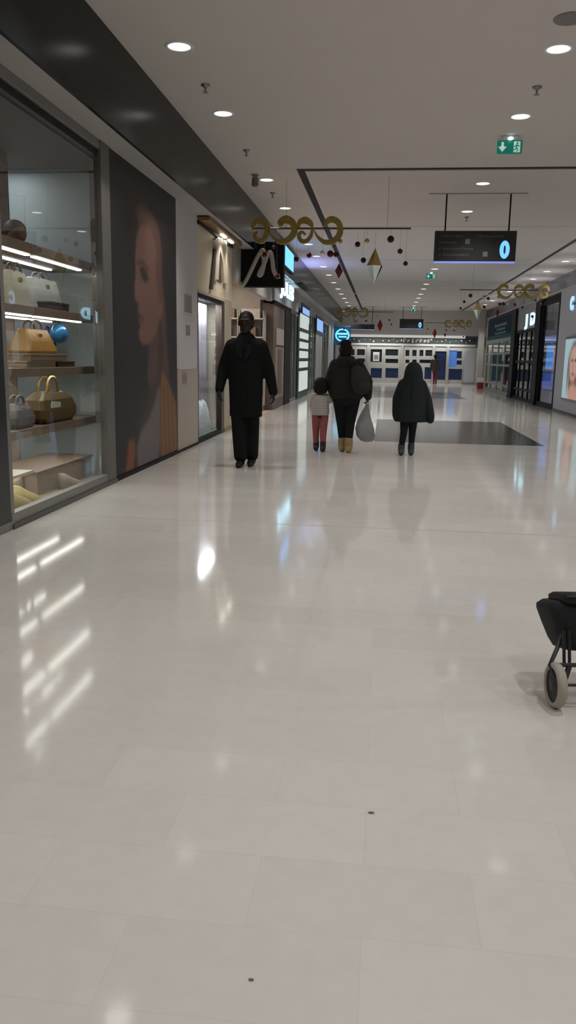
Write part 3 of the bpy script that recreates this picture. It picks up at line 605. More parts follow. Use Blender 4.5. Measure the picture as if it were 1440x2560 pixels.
# ---- blade sign with script M
MY = 14.75
t = thing('script_m_sign', 'black hanging sign box with a pale script letter M', 'sign', (-2.2, MY, 2.5))
p = MB().poly([(XL+.01,MY,2.49),(-1.85,MY,2.49),(-1.85,MY,3.27),(-2.335,MY,3.27),(-2.335,MY,3.13),(XL+.01,MY,3.13)], (0,.22,0)).build('box', mat('sign_box_black', (.007,.009,.0095), .6, var=0, spec=.12), t, bevel=.008)
def MS(L): return [DP(x, y, MY) for x, y in L]
M_MS = mat('script_letter', (.44,.42,.39), .5, var=.05)
q = MB(); q.tube(bez(MS([(598,704),(605,713),(612,706),(622,688),(633,665),(645,640),(656,625),(662,632)]), 5), [.012]+[.04]*33+[.045,.03], 8)
q.tube(bez(MS([(655,628),(660,655),(655,682),(650,688),(648,684),(660,660),(668,640),(676,630),(681,650),(684,675),(692,690),(700,690)]), 5), .042, 8)
q.build('script_letter', M_MS, p, smooth=True)
for z in (2.53, 3.1): MB().tube([(XL-.05, MY+.11, z), (XL+.05, MY+.11, z)], .018).build('bracket', M_BLACK, t)
# ---- open shop behind the man
M_INT = mat('interior_grey', (.33,.32,.30), .8, var=.08); M_INT2 = mat('interior_beige', (.36,.31,.26), .8, var=.2, scale=3)
sbox('wall_open_shop_back', M_INT2, -6.1, -6.0, 13.7, 22.8, 0, 3.1); sbox('wall_open_shop_near', M_INT, -6.0, -2.98, 13.86, 13.92, 0, 3.1)
sbox('wall_open_shop_end', M_INT2, -6.0, XL-.31, 19.1, 19.19, 0, 3.0)
sbox('wall_open_shop_header', M_INT, XL-.1, XL, 13.86, 18.9, 2.52, TOP)
sbox('trim_18', M_INT, -6.0, XL-.1, 13.9, 22.8, 3.0, 3.08)
sbox('trim_19', mat('warm_shop_floor', (.50,.36,.28), .3, var=.05), -6.0, XL, 13.92, 22.6, -.02, .002)
l = bpy.data.lights.new('shop_lamp', 'AREA'); l.energy = 85; l.size = 2.5; l.size_y = 4; l.shape = 'RECTANGLE'; l.color = (1,.9,.8); lo = bpy.data.objects.new('shop_lamp', l); C.objects.link(lo); lo.location = (-4.2, 16.6, 2.97)
for i, (px, py) in enumerate(((615,756),(636,764),(622,752),(608,748))):
    p_ = Vector((-3.05-.12*i, (18.2,18.7,17.5,16.6)[i], 3)); t = thing('track_spot', 'small bright ceiling spot in the open shop, %s' % ('above the man\'s head','right of the man\'s head','second left of the M sign corner','nearest the cream post')[i], 'light', (p_.x, p_.y, 2.99), 0, 'spots in the open shop')
    b = MB(); b.loft([b.ring((p_.x, p_.y, z), .06, .06, 14) for z in (3.0, 2.93)]); b.build('can', M_WHITE, t); b = MB(); b.loft([b.ring((p_.x, p_.y, z), .05, .05, 14) for z in (2.93, 2.92)]); b.build('lens', glow('spot_lens', (1,.95,.88), 6), t)
for k, xc in enumerate((-3.68, -3.08)):
    t = thing('wall_rack', ('rack of folded goods behind the man\'s shoulder in the open shop','rack of folded goods beside the brown portal in the open shop')[k], 'rack', (xc, 18.9, 0), 0, 'racks in the open shop')
    MB().box(xc-.28, xc+.28, 18.7, 19.09, 0, .12).build('base', M_WOOD, t)
    for j in range(5):
        MB().box(xc-.28, xc+.28, 18.72, 19.09, .42+j*.42, .45+j*.42).build('shelf_board', mat('rack_board', (.5,.47,.4), .5), t)
        MB().box(xc-.24, xc+.2-.1*(j%2), 18.76, 19.05, .45+j*.42, .66+j*.42).build('folded_stack', mat('folded_%d' % ((j+k)%3), [(.35,.3,.24),(.2,.15,.12),(.46,.42,.36)][(j+k)%3], .8, var=.4, scale=20), t)
    for sx in (-.28, .28): MB().box(xc+sx-.015, xc+sx+.015, 18.75, 19.09, .12, 2.3).build('side_post', M_INT, t)
# brown portal with paper panel
t = thing('brown_portal', 'brown shop portal with dark edge and small papers, right of the man', 'shopfront', (XL, 20.7, 0))
MB().box(XL-.3, XL, 19.2, 21.3, 0, 2.5).build('panel', mat('brown_portal_panel', (.13,.095,.08), .55, var=.08), t)
MB().box(XL-.3, XL+.02, 21.3, 22.6, 0, 2.5).build('dark_edge', mat('portal_dark', (.016,.014,.014), .6, spec=.15), t, bevel=.004)
MB().box(XL-.1, XL+.022, 19.2, 22.6, 2.48, 2.555).build('head_rail', MC['portal_dark'], t)
MB().box(XL, XL+.02, 19.6, 21.1, 1.55, 1.95).build('paper', mat('pinkish_paper', (.36,.30,.29), .7), t)
MB().box(XL, XL+.012, 19.45, 21.2, .25, 1.5).build('pale_panel', mat('taupe_panel', (.25,.2,.17), .6, var=.1), t)
MB().box(XL+.012, XL+.02, 20.0, 20.7, .35, 1.45).build('inset', mat('brown_inset', (.14,.10,.085), .6), t)
sbox('wall_left_fascia', mat('grey_fascia', (.26,.26,.27), .5, var=.05), XL-.3, XL+.05, 18.9, 24.2, 2.56, TOP)
# lit shop letters and a glowing panel for a reflection in the fascia
M_CY = glow('cyan_white_letters', (.42,.80,1.0), 3.2)
t = thing('lit_shop_letters', 'blazing white-cyan lit shop letters on the grey fascia', 'sign', (XL+.05, 21.4, 2.85))
MB().box(XL+.053, XL+.06, 19.9, 22.9, 2.78, 3.12).build('back_plate', mat('letter_plate', (.03,.05,.07), .4), t)
text_mesh('JULES', .46, (XL+.065, 19.95, 2.795), 'left', M_CY, 'letters', t, .012, bold=.018)
for v in t.children:
    if v.name.startswith('letters'):
        ys = [q.co.y for q in v.data.vertices]; a0, a1 = min(ys), max(ys)
        for q in v.data.vertices: q.co.y = a0+(q.co.y-a0)/(a1-a0)*2.85
t = thing('blue_reflection_panel', 'blue glowing panel standing for a reflection in the black fascia above the shop letters', 'sign', (XBL, 19.4, 3.25))
MB().box(XBL, XBL+.05, 18.4, 20.4, 3.26, 3.76).build('case', M_BLACK, t, bevel=.01); MB().box(XBL+.05, XBL+.056, 18.5, 20.3, 3.3, 3.72).build('face', glow('blue_reflection_glow', (.10,.36,.85), 2.2), t, bevel=.01)  # emission stands in for a blue reflection on the fascia; case is added

MB().box(XBL+.002, XBL+.09, 22.2, 24.6, 3.2, 3.24).build('wash_cover_bar', M_BLACK, t)  # bar invented to cover the added blue ceiling light
l = bpy.data.lights.new('blue_wash', 'AREA'); l.shape = 'RECTANGLE'; l.size = .06; l.size_y = 2.2; l.energy = 16; l.color = (.36,.42,1.0)  # area light added to wash the ceiling blue, no known lamp
lo = bpy.data.objects.new('blue_wash', l); C.objects.link(lo); lo.location = (XBL+.08, 23.4, 3.27); lo.rotation_euler = (0, math.radians(-140), 0)
# ---- far storefronts, left
def bay(n, y0, y1, top, back, label, frame=M_STEEL, bars=2, depth=.7, g=None):
    t = thing('window_%d' % n, label, 'window', (XL, (y0+y1)/2, 0)); t['kind'] = 'structure'
    b = MB(); b.box(XL-.08, XL, y0, y1, 0, .08); b.box(XL-.08, XL, y0, y1, top-.08, top); b.box(XL-.08, XL, y0, y0+.08, .08, top-.08); b.box(XL-.08, XL, y1-.08, y1, .08, top-.08)
    for i in range(1, bars+1): yy = y0+(y1-y0)*i/(bars+1); b.box(XL-.06, XL-.01, yy-.03, yy+.03, .08, top-.08)
    b.build('frame', frame, t); MB().box(XL-.05, XL-.04, y0+.08, y1-.08, .08, top-.08).build('pane', g or M_GLASS2, t)
    sbox('wall_far_shop_%d' % n, back, XL-depth-.05, XL-depth, y0, y1, 0, TOP)
    return t
M_TEALB = mat('teal_grey_wall', (.20,.25,.26), .6, var=.25, scale=1.5); M_GREYB = mat('blue_grey_wall', (.28,.31,.33), .6, var=.2, scale=1.2)
bay(3, 22.6, 24.2, 2.56, M_TEALB, 'narrow teal glass bay beside the brown portal', bars=1)
bay(4, 24.2, 28.1, 2.75, M_TEALB, 'dark framed glass bay around the white lit display column', mat('navy_frame', (.02,.035,.05), .4), 2)
bay(5, 28.1, 31.3, 2.8, M_GREYB, 'grey glass shop bay beyond the display column', bars=2)
bay(6, 34.4, 38.4, 2.9, M_GREYB, 'far grey glass shop bay before the end wall', bars=3)
sbox('wall_left_far', mat('blue_grey_panel', (.36,.38,.40), .6, var=.05), XL-.1, XL, 31.3, 34.4, 0, TOP); sbox('wall_left_end', MC['blue_grey_panel'], XL-.1, XL, 38.4, YF, 0, TOP)
sbox('wall_left_upper', M_SOFFIT, XL-.1, XL-.001, 24.2, 38.4, 2.74, TOP)
M_WLIT = glow('white_lit_face', (.84,.93,.86), .62)
t = thing('lit_display_column', 'tall white lit display column with dark gaps on the far left window', 'display', (XL+.03, 26.3, 0))
MB().box(XL+.002, XL+.03, 24.6, 27.9, 0, 2.5).build('back', mat('display_back', (.05,.08,.09), .5), t)
zz = .22
for h, gap in ((.62,.1),(.2,.1),(.22,.08),(.2,.1),(.2,.12),(.42,.0)):
    MB().box(XL+.03, XL+.05, 24.9, 27.6, zz, zz+h).build('lit_panel', M_WLIT, t); MB().box(XL+.03, XL+.065, 24.8, 27.7, zz+h, zz+h+.03).build('shelf_board', M_DARK, t); zz += h+gap
for (pa, pb, lb, X_) in (((757,765),(773,812),'pale blue lit sign above the white display column', XL+.03), ((793,795),(807,832),'small pale blue lit sign on the far left wall', XL+.03)):
    a, b2 = WL(*pa, X_), WL(*pb, X_); zc = (a.z+b2.z)/2
    t = thing('lit_wall_sign', lb, 'sign', (X_, a.y, b2.z)); MB().box(X_-.03, X_, a.y-.15, b2.y+.15, zc-.33, zc+.33).build('case', mat('navy_case', (.02,.04,.09), .4), t); MB().box(X_, X_+.006, a.y, b2.y, zc-.22, zc+.22).build('face', glow('pale_blue_face', (.26,.48,.92), .95), t)
# round blade sign on the end of the left wall
OY = 42.2; a, b2 = DP(872, 822, OY), DP(836, 855, OY); cx, cz = DP(856, 838, OY).x, DP(856, 838, OY).z
t = thing('oval_blade_sign', 'dark blue blade sign with glowing cyan oval at the far left', 'sign', (cx, OY, cz))
MB().box(XL, cx+.42, OY, OY+.15, cz-.42, cz+.46).build('case', mat('navy_case2', (.01,.03,.075), .4, emit=(.0,.06,.16), estr=.5), t, bevel=.02)
n = 30; b = MB(); b.loft([[(cx+.37*s*math.cos(2*PI*i/n), OY+yy, cz+.33*s*math.sin(2*PI*i/n)) for i in range(n)] for s, yy in ((1,0),(1,-.02),(.8,-.03),(.78,-.004))], cap=False); b.build('oval_ring', glow('cyan_ring', (.15,.62,.95), 1.6), t, smooth=True)
b = MB(); b.box(cx-.26, cx+.26, OY-.02, OY-.002, cz+.02, cz+.12); b.box(cx-.2, cx+.22, OY-.02, OY-.002, cz-.12, cz-.04); b.build('lettering_bars', MC['cyan_ring'], t)
t = thing('blue_pilaster', 'narrow dark blue pilaster at the end of the left wall', 'pillar', (XL, 42.5, 0)); MB().box(XL+.001, XL+.06, 42.4, 43.4, .1, 2.9).build('shaft', mat('blue_pilaster_paint', (.03,.06,.12), .4), t); MB().box(XL+.001, XL+.08, 42.38, 43.5, 0, .1).build('foot', M_BLACK, t)
# ================================================================== RIGHT SIDE
sbox('wall_right', M_RWALL, XR, XR+.1, YB, 22.1, 0, 3.06)
sbox('baseboard_right', mat('dark_base', (.12,.12,.125), .5), XR-.012, XR, YB, 22.1, 0, .05)
t = thing('advert_lightbox', 'backlit beauty advert with a brunette face on the right wall', 'advert', (XR, 19.5, .3))
MB().box(XR-.05, XR-.003, 18.6, 20.95, .34, 1.86).build('case', M_STEEL, t, bevel=.008)
def ad_fn(yy, zz):
    c = np.zeros(yy.shape+(3,)); c[:] = (.36,.52,.56)
    def el(cy, cz, ry, rz, colr, s):
        nonlocal c
        d = np.sqrt(((yy-cy)/ry)**2+((zz-cz)/rz)**2)-1; k = (1/(1+np.exp(np.clip(d/s, -30, 30))))[..., None]; c = c*(1-k)+np.array(colr)*k
    el(19.85,1.2,.52,.55,(.05,.025,.02),.06); el(19.8,.75,.5,.4,(.16,.06,.04),.08); el(19.75,.45,.5,.3,(.5,.27,.2),.08); el(19.88,1.22,.40,.42,(.52,.30,.24),.05)
    el(20.03,1.30,.09,.035,(.06,.03,.03),.2); el(19.72,1.30,.09,.035,(.06,.03,.03),.2); el(19.88,.98,.13,.045,(.38,.06,.07),.2); el(19.88,1.15,.05,.09,(.42,.22,.17),.3)
    el(20.42,1.0,.05,.45,(.12,.05,.035),.2)
    return c
printed('advert_print', t, 20.9, 18.65, .39, 1.81, XR-.0515, 70, 60, ad_fn, attr_mat('advert_print_mat', .3, .55))
t = thing('lit_c_sign', 'pale blue lit round letter high on the right wall at the picture edge', 'sign', (XR, 20.5, 2.5))
text_mesh('C', .42, (XR-.03, 20.82, 2.52), 'right', glow('pale_letter', (.35,.62,.95), 1.3), 'letter', t, .015, bold=.02)
MB().box(XR-.02, XR, 20.3, 20.8, 2.62, 2.66).build('mount', M_STEEL, t)

def rbay(n, y0, y1, z0, z1, mt, label, bars=(), glass=M_GLASS2, w_=.07, rails=()):
    t = thing('window_%d' % n, label, 'window', (XR, (y0+y1)/2, 0)); t['kind'] = 'structure'
    b = MB(); b.box(XR-.012, XR+.06, y0, y1, z0, z0+w_); b.box(XR, XR+.06, y0, y1, z1-w_, z1); b.box(XR-.012, XR+.06, y0, y0+w_, z0+w_, z1-w_); b.box(XR, XR+.06, y1-w_, y1, z0+w_, z1-w_)
    for y in bars: b.box(XR+.005, XR+.055, y-w_/2, y+w_/2, z0+w_, z1-w_)
    for z in rails: b.box(XR+.01, XR+.05, y0+w_, y1-w_, z-.04, z+.04)
    b.build('frame', mt, t); MB().box(XR+.03, XR+.04, y0+w_, y1-w_, z0+w_, z1-w_).build('pane', glass, t); return t
sbox('wall_right_shops_back', mat('dim_shop_wall', (.17,.18,.18), .7, var=.3, scale=1.5), XR+2.2, XR+2.3, 22.0, 37.3, 0, 3.0)
sbox('wall_right_shop_side', M_RWALL, XR+.1, XR+2.2, 22.0, 22.1, 0, 3.0); sbox('trim_20', M_DARK, XR+.1, XR+2.2, 22.1, 37.2, 2.96, 3.05)
rbay(8, 22.1, 24.5, 0, 2.96, M_BLACK, 'thin black framed window with blue and red posters, at right', w_=.13, glass=glass_mat('clear_glass', (.93,.95,.97), 1.22))
MB_ = MB().box(XR+.12, XR+.14, 22.2, 24.4, 2.0, 2.9); struct(MB_.build('trim_21', mat('grey_blind', (.24,.235,.23), .7)))
t = thing('poster_stand', 'grey display stand behind the glass of the black framed window', 'stand', (XR+.13, 23.3, 0)); MB().box(XR+.112, XR+.13, 22.3, 24.4, .45, 2.0).build('board', mat('stand_grey', (.2,.2,.21), .6), t); MB().box(XR+.09, XR+.4, 22.3, 24.4, 0, .45).build('plinth', mat('stand_plinth', (.34,.36,.39), .6, var=.15), t)
for (y0, y1, z0, z1, c, lb) in ((23.0,24.0,1.05,1.72,(.05,.19,.48),'bright blue poster in the right black framed window'), (22.6,24.3,.5,.95,(.02,.045,.20),'dark blue poster low in the right black framed window'), (22.6,22.95,1.0,1.7,(.22,.04,.05),'red strip poster in the right black framed window'), (22.4,24.35,1.78,1.98,(.05,.08,.22),'navy strip poster in the right black framed window')):
    t = thing('window_poster', lb, 'poster', (XR+.1, (y0+y1)/2, z0), 0, 'posters in the right window'); MB().box(XR+.1, XR+.109, y0, y1, z0, z1).build('print', mat('poster_%d' % (z0*100), c, .5, var=.4, scale=2.5, emit=c, estr=1.1), t); MB().box(XR+.1, XR+.11, y0-.02, y1+.02, z0-.02, z0).build('bottom_strip', M_DARK, t)  # prints get a glow of their own to show through the glass
for y0, y1, lb in ((24.5,25.3,'near black shop post at right beside the JD letters'), (29.0,29.8,'far black shop post at right beside the teal shop')):
    t = thing('shop_post', lb, 'post', (XR, (y0+y1)/2, 0), 0, 'black posts of the right shops'); MB().box(XR-.06, XR+.25, y0, y1, 0, 3.0).build('shaft', M_BLACK, t, bevel=.01); MB().box(XR-.08, XR+.26, y0-.02, y1+.02, 0, .07).build('foot', M_BLACK, t)
sbox('wall_right_header', mat('grey_header', (.34,.335,.325), .6, var=.03), XR+.02, XR+.15, 25.3, 29.0, 2.28, 3.06)
rbay(9, 25.3, 29.0, 0, 2.28, M_BLACK, 'dark glazed shop entrance under the JD letters', (26.2,27.1,28.0), glass_mat('dark_glass', (.45,.5,.5), 1.5), .09, (1.25,.35))
M_JD = glow('jd_letters', (.45,.80,1.0), 1.9)
t = thing('jd_letters_sign', 'glowing pale cyan letters JD over the dark shop entrance', 'sign', (XR, 26.2, 2.4))
text_mesh('J', .47, (XR+.01, 27.35, 2.40), 'right', M_JD, 'letter', t, .02, bold=.028); text_mesh('D', .47, (XR+.01, 26.6, 2.40), 'right', M_JD, 'letter', t, .02, bold=.028)
for v in [x for x in t.children]:
    ys = [q.co.y for q in v.data.vertices]; c0 = max(ys)
    for q in v.data.vertices: q.co.y = c0+(q.co.y-c0)*2.3 + 0; q.co.z += 0
t.children[1].location.y -= .15
sbox('wall_right_teal_header', mat('teal_header', (.02,.055,.085), .45, var=.3, scale=1.2), XR+.02, XR+.15, 29.8, 37.0, 2.12, 2.99)
t = thing('teal_shop_sign', 'dark teal shop fascia with rows of pale lettering', 'sign', (XR, 33, 2.1))
MB().box(XR-.01, XR+.02, 30.0, 36.8, 2.12, 2.96).build('board', mat('teal_board', (.012,.036,.06), .8, var=.5, scale=.8, spec=.15), t, bevel=.01)
MB().box(XR-.02, XR-.01, 30.0, 36.8, 2.12, 2.28).build('teal_band', mat('teal_band', (.015,.11,.12), .7, spec=.2), t)
for y0, y1, z, h in ((31.2,34.6,2.60,.09), (31.6,33.9,2.45,.07), (31.3,34.4,2.31,.06)):
    n_ = int((y1-y0)/.28)
    b = MB()
    for i in range(n_): b.box(XR-.016, XR-.01, y1-.28*i-.22, y1-.28*i, z, z+h*(1 if i % 3 else 1.35))
    b.build('lettering_row', mat('pale_lettering', (.20,.25,.29), .7), t)
rbay(10, 29.8, 37.0, 0, 2.10, mat('sage_frame', (.36,.36,.32), .5), 'pale framed green glass shopfront under the teal sign', (31.6,33.4,35.2), glass_mat('green_glass', (.55,.68,.62), 1.5), .12, (1.55,1.1,.35))
sbox('trim_22', MC['sage_frame'], XR-.02, XR+.1, 29.8, 37.0, 2.0, 2.12)
t = thing('dark_mannequin', 'dark mannequin shape behind the green glass at right', 'mannequin', (XR+.5, 33.9, 0)); b = MB(); b.cap((XR+.5,33.9,.75),.13,(XR+.5,33.9,1.25),.17); b.ball((XR+.5,33.9,1.5),.1,.1,.13); b.cap((XR+.5,33.8,.1),.07,(XR+.5,33.85,.8),.1); b.cap((XR+.5,34.02,.1),.07,(XR+.5,33.95,.8),.1)
remesh(b, 'body', M_BLACK, t, .03, 3, local=False); MB().box(XR+.3, XR+.7, 33.65, 34.15, 0, .05).build('base', M_STEEL, t)
for i in range(3):
    l = bpy.data.lights.new('right_shop_lamp', 'AREA'); l.energy = 30; l.size = 1.5; l.color = (.9,1,.95); lo = bpy.data.objects.new('right_shop_lamp', l); C.objects.link(lo); lo.location = (XR+1.2, (23.3, 27.5, 33.5)[i], 2.93)
sbox('wall_right_end', mat('cream_end_wall', (.40,.38,.345), .7), XR, 7.0, 37.0, 37.3, 0, 3.06)
t = thing('cream_column', 'cream column before the end wall at right', 'pillar', (5.0, 43.6, 0)); MB().box(4.85, 5.15, 43.4, 43.8, .1, CZ).build('shaft', MC['cream_end_wall'], t, bevel=.02); MB().box(4.82, 5.18, 43.37, 43.83, 0, .1).build('foot', M_STEEL, t)
t = thing('red_banner', 'tall red banner between the end wall and the green shopfront', 'banner', (4.78, 38.6, .1)); MB().box(4.74, 4.76, 38.45, 38.9, .75, 2.0).build('cloth', mat('banner_red', (.16,.015,.03), .7), t); MB().tube([(4.75,38.7,.02),(4.75,38.7,2.05)], .02).build('pole', M_STEEL, t); MB().box(4.6, 4.9, 38.5, 38.9, 0, .03).build('base', M_STEEL, t)
t = thing('red_white_box', 'small red and white box standing on the floor by the banner', 'box', (4.55, 38.0, 0)); MB().box(4.3, 4.75, 37.85, 38.2, 0, .28).build('red_half', mat('box_red', (.28,.02,.03), .5), t, bevel=.01); MB().box(4.32, 4.72, 37.87, 38.18, .28, .48).build('white_half', M_WHITE, t, bevel=.01)

# ================================================================== END WALL
M_ENDW = mat('end_wall_paint', (.58,.56,.54), .7, var=.03); M_ENDF = mat('end_frame', (.50,.49,.45), .5, var=.03)
sbox('wall_end', M_ENDW, -6.4, 7.0, YF+.9, YF+1.0, 0, CZ); sbox('wall_end_upper', M_ENDW, XL, 7.0, YF, YF+.1, 2.55, CZ)
t = thing('light_cornice', 'bright double strip cornice across the end shopfront', 'light', (1.2, YF, 2.4))
MB().box(-2.0, 4.3, YF-.12, YF, 2.42, 2.56).build('upper_strip', mat('cornice_lit', (.6,.6,.58), .5, var=.02, emit=(.9,.9,.86), estr=.42), t, bevel=.01)
MB().box(-2.3, 4.9, YF-.05, YF, 2.1, 2.42).build('dark_band', mat('dark_teal_band', (.045,.06,.062), .4, var=.6, scale=3), t)
MB().box(-2.0, 4.9, YF-.1, YF, 1.98, 2.1).build('lower_strip', mat('cornice_dim', (.5,.5,.48), .5, var=.02), t, bevel=.01)
for k in range(26):
    b = MB(); b.ball((-1.9+k*.26+.05*math.sin(k*5), YF-.09, 2.26+.07*math.sin(k*2.3)), .035+.015*(k % 3)); b.build('glitter_bead', M_SILV if k % 2 else M_GOLDB, t, smooth=True)
for x, h in ((1.0,.2),(1.22,.16),(1.45,.2),(1.66,.17),(1.88,.2),(2.1,.16),(2.3,.19)):
    b = MB(); b.box(x, x+.05, YF-.09, YF-.05, 2.17, 2.17+h); b.box(x+.05, x+.15, YF-.09, YF-.05, 2.17+h-.05, 2.17+h); b.box(x+.05, x+.13, YF-.09, YF-.05, 2.23, 2.27); b.build('letter', mat('band_letter', (.55,.52,.46), .4), t)
M_NAVY = mat('night_glass', (.02,.028,.035), .15, var=.3, scale=1.2); M_BLUEP = mat('blue_shop', (.012,.022,.06), .3, var=.5, scale=1.0, emit=(.04,.10,.38), estr=.05); M_BLUEL = mat('bright_blue_shop', (.05,.12,.35), .3, var=.4, scale=1.5, emit=(.10,.28,.75), estr=.35)
# shopfront of the end wall: openings listed in photo pixels
ends = {'dark': [((893,873),(912,888)),((893,896),(912,906)),((927,873),(954,905)),((964,873),(995,889)),((964,897),(995,908)),((1014,875),(1023,890)),((1031,875),(1041,890)),((1049,875),(1058,890)),((1064,875),(1080,890)),((1014,899),(1023,908)),((1031,899),(1041,908)),((1049,899),(1080,908)),((868,873),(886,888)),((868,897),(886,907))],
        'blue': [((927,920),(954,945)),((964,920),(995,945)),((893,920),(912,945)),((1062,918),(1080,948)),((1014,918),(1052,948)),((1086,878),(1114,950)),((1142,878),(1154,896)),((1142,901),(1154,912)),((1122,922),(1154,950))],
        'bright': [((1122,876),(1141,918))]}
front = []
for kd, L in ends.items():
    for p, q in L:
        a, b2 = DP(*p, YF), DP(*q, YF); front.append((kd, min(a.x,b2.x), max(a.x,b2.x), max(.12, b2.z), a.z))
t = thing('window_11', 'pale framed end shopfront with dark blue panes', 'window', (1, YF, 0)); t['kind'] = 'structure'
xs = sorted({-2.62, 5.6, *[f[1] for f in front], *[f[2] for f in front]}); zs = sorted({0.0, 1.98, *[f[3] for f in front], *[f[4] for f in front]})
b = MB()
for i in range(len(xs)-1):
    z0 = None
    for j in range(len(zs)-1):
        xc, zc = (xs[i]+xs[i+1])/2, (zs[j]+zs[j+1])/2
        if not any(f[1] < xc < f[2] and f[3] < zc < f[4] for f in front):
            b.box(xs[i], xs[i+1], YF-.04, YF+.05, zs[j], zs[j+1])
b.build('frame', M_ENDF, t)
for kd, x0, x1, z0, z1 in front: MB().box(x0, x1, YF+.02, YF+.03, z0, z1).build('pane', {'dark':M_NAVY,'blue':M_BLUEP,'bright':M_BLUEL}[kd], t)
for px in (920, 1004, 1083, 1118):
    x = DP(px, 910, YF).x; MB().box(x-.07, x+.07, YF-.1, YF-.03, 0, 1.98).build('mullion_post', mat('end_post', (.44,.42,.37), .5), t)
t = thing('white_door_notice', 'white paper stuck on a dark pane of the end shopfront', 'notice', (DP(940,885,YF).x, YF, 1.5)); a, b2 = DP(933,880,YF), DP(948,903,YF); MB().box(a.x, b2.x, YF-.06, YF-.045, b2.z, a.z).build('sheet', M_WHITE, t); MB().box(a.x+.06, b2.x-.06, YF-.065, YF-.06, b2.z+.1, a.z-.15).build('print', M_PRINT, t)
t = thing('white_roll_banner', 'white display panel at the right end of the end shopfront', 'panel', (4.5, YF-.3, 0)); MB().box(4.3, 4.85, YF-.33, YF-.3, .08, 1.75).build('sheet', mat('panel_white', (.5,.5,.54), .6), t); MB().box(4.25, 4.9, YF-.42, YF-.2, 0, .08).build('foot', M_STEEL, t)
for i in range(2):
    l = bpy.data.lights.new('end_fill', 'AREA'); l.energy = 25; l.size = 2.4; l.size_y = .2; l.shape = 'RECTANGLE'; lo = bpy.data.objects.new('end_fill', l); C.objects.link(lo); lo.location = ((-.3, 3.0)[i], YF-.5, 2.4)  # area lights added to brighten the far end, without fixtures

# ================================================================== PEOPLE
def hand(b, W, d, n, t, s=1.0, curl=.5, R=1.0):
    """palm and five fingers: W wrist, d along the hand, n towards the palm side, t towards the thumb"""
    W, d, n, t = Vector(W), Vector(d).normalized(), Vector(n).normalized(), Vector(t).normalized()
    for k in (-1.2, -.4, .4, 1.2): b.cap(W+t*.012*k*s, .014*s, W+d*.082*s+t*.019*k*s, .0125*s, 8)
    for k, L in ((1.2,.068),(.4,.077),(-.4,.072),(-1.2,.056)):
        p = W+d*.085*s+t*.019*k*s; c = curl
        for seg, q in ((L*.45,.0095),(L*.32,.009),(L*.26,.008)):
            dd = (d*math.cos(c)+n*math.sin(c)); e = p+dd*seg*s; b.cap(p, q*s*R, e, q*s*.93*R, 8); p = e; c += curl
    p = W+d*.02*s+t*.02*s; e = p+(d*.6+t*.75+n*.35).normalized()*.05*s; f = e+(d*.85+t*.2+n*.5).normalized()*.034*s
    b.cap(p, .013*s, e, .0105*s, 8); b.cap(e, .0105*s, f, .009*s, 8)
def head(b, c, hs, f, s=1.0):
    """skull, jaw, nose, brow, lips, ears; f = facing direction along Y"""
    c = Vector(c); B = lambda x, y, z, rx, ry, rz: b.ball(c+Vector((x, f*y, z))*hs, rx*hs, ry*hs, rz*hs, 18, 12)
    B(0,-.012,.028,.076,.094,.092); B(0,.03,-.045,.058,.062,.066); B(0,.055,-.085,.036,.035,.03)
    B(0,.098,-.018,.013,.018,.022); B(0,.088,.008,.009,.012,.03); B(-.03,.076,.03,.028,.014,.01); B(.03,.076,.03,.028,.014,.01)
    B(0,.086,-.056,.022,.012,.008); B(0,.083,-.068,.02,.012,.008); B(-.078,-.005,0,.012,.022,.034); B(.078,-.005,0,.012,.022,.034)
def eyes(c, hs, f, parent, mt):
    for sx in (-1, 1):
        b = MB(); b.ball(Vector(c)+Vector((sx*.031, f*.078, .008))*hs, .0125*hs, .0105*hs, .0085*hs, 12, 8); b.build('eye', mt, parent, local=True, smooth=True)
M_EYE = mat('eye_white', (.05,.045,.04), .4, var=0)
def leg(b, hip, knee, ank, r): b.cap(hip, r[0], knee, r[1]); b.cap(knee, r[1], ank, r[2])
def foot(b, ank, f, L, r):
    a = Vector(ank); b.cap(a, r*.9, (a.x, a.y-f*.03, r*.9), r*.95); b.cap((a.x, a.y-f*.03, r*.85), r*.85, (a.x, a.y+f*L*.45, r*.8), r*.85); b.cap((a.x, a.y+f*L*.45, r*.8), r*.85, (a.x, a.y+f*L*.68, r*.55), r*.55)
def figure(root, f, hc, hs, neck, sh, arms, hips, knees, anks, s, skin, vox, tilt=0, hands=True):
    b = MB(); head(b, hc, hs, f); b.cap(neck, .055*s, (hc[0], hc[1]-f*.02*hs, hc[2]-.06*hs), .05*s)
    mid = ((hips[0][0]+hips[1][0])/2, 0, (hips[0][2]+neck[2])/2)
    for x in (-1, 1): b.cap((mid[0]+x*.06*s, 0, hips[0][2]), .10*s, (mid[0]+x*.07*s, 0, neck[2]-.22*s), .10*s)
    b.cap(sh[0], .06*s, sh[1], .06*s); b.cap((sh[0][0]*.5+mid[0]*.5,0,sh[0][2]-.06*s), .09*s, (sh[1][0]*.5+mid[0]*.5,0,sh[1][2]-.06*s), .09*s)
    b.cap(neck, .07*s, (neck[0], neck[1], neck[2]-.2*s), .1*s)
    for S, A in zip(sh, arms):
        b.cap(S, .05*s, A[0], .038*s); b.cap(A[0], .037*s, A[1], .025*s)
        if hands: hand(b, A[1], Vector(A[2]), Vector(A[3]), Vector(A[4]), s*A[5] if len(A) > 5 else s, A[6] if len(A) > 6 else .45, 1.15 if s < .8 else 1)
    for h, k, a in zip(hips, knees, anks): leg(b, h, k, a, (.085*s, .055*s, .036*s)); foot(b, a, f, .2*s, .036*s)
    return remesh(b, 'body', skin, root, vox, 3)

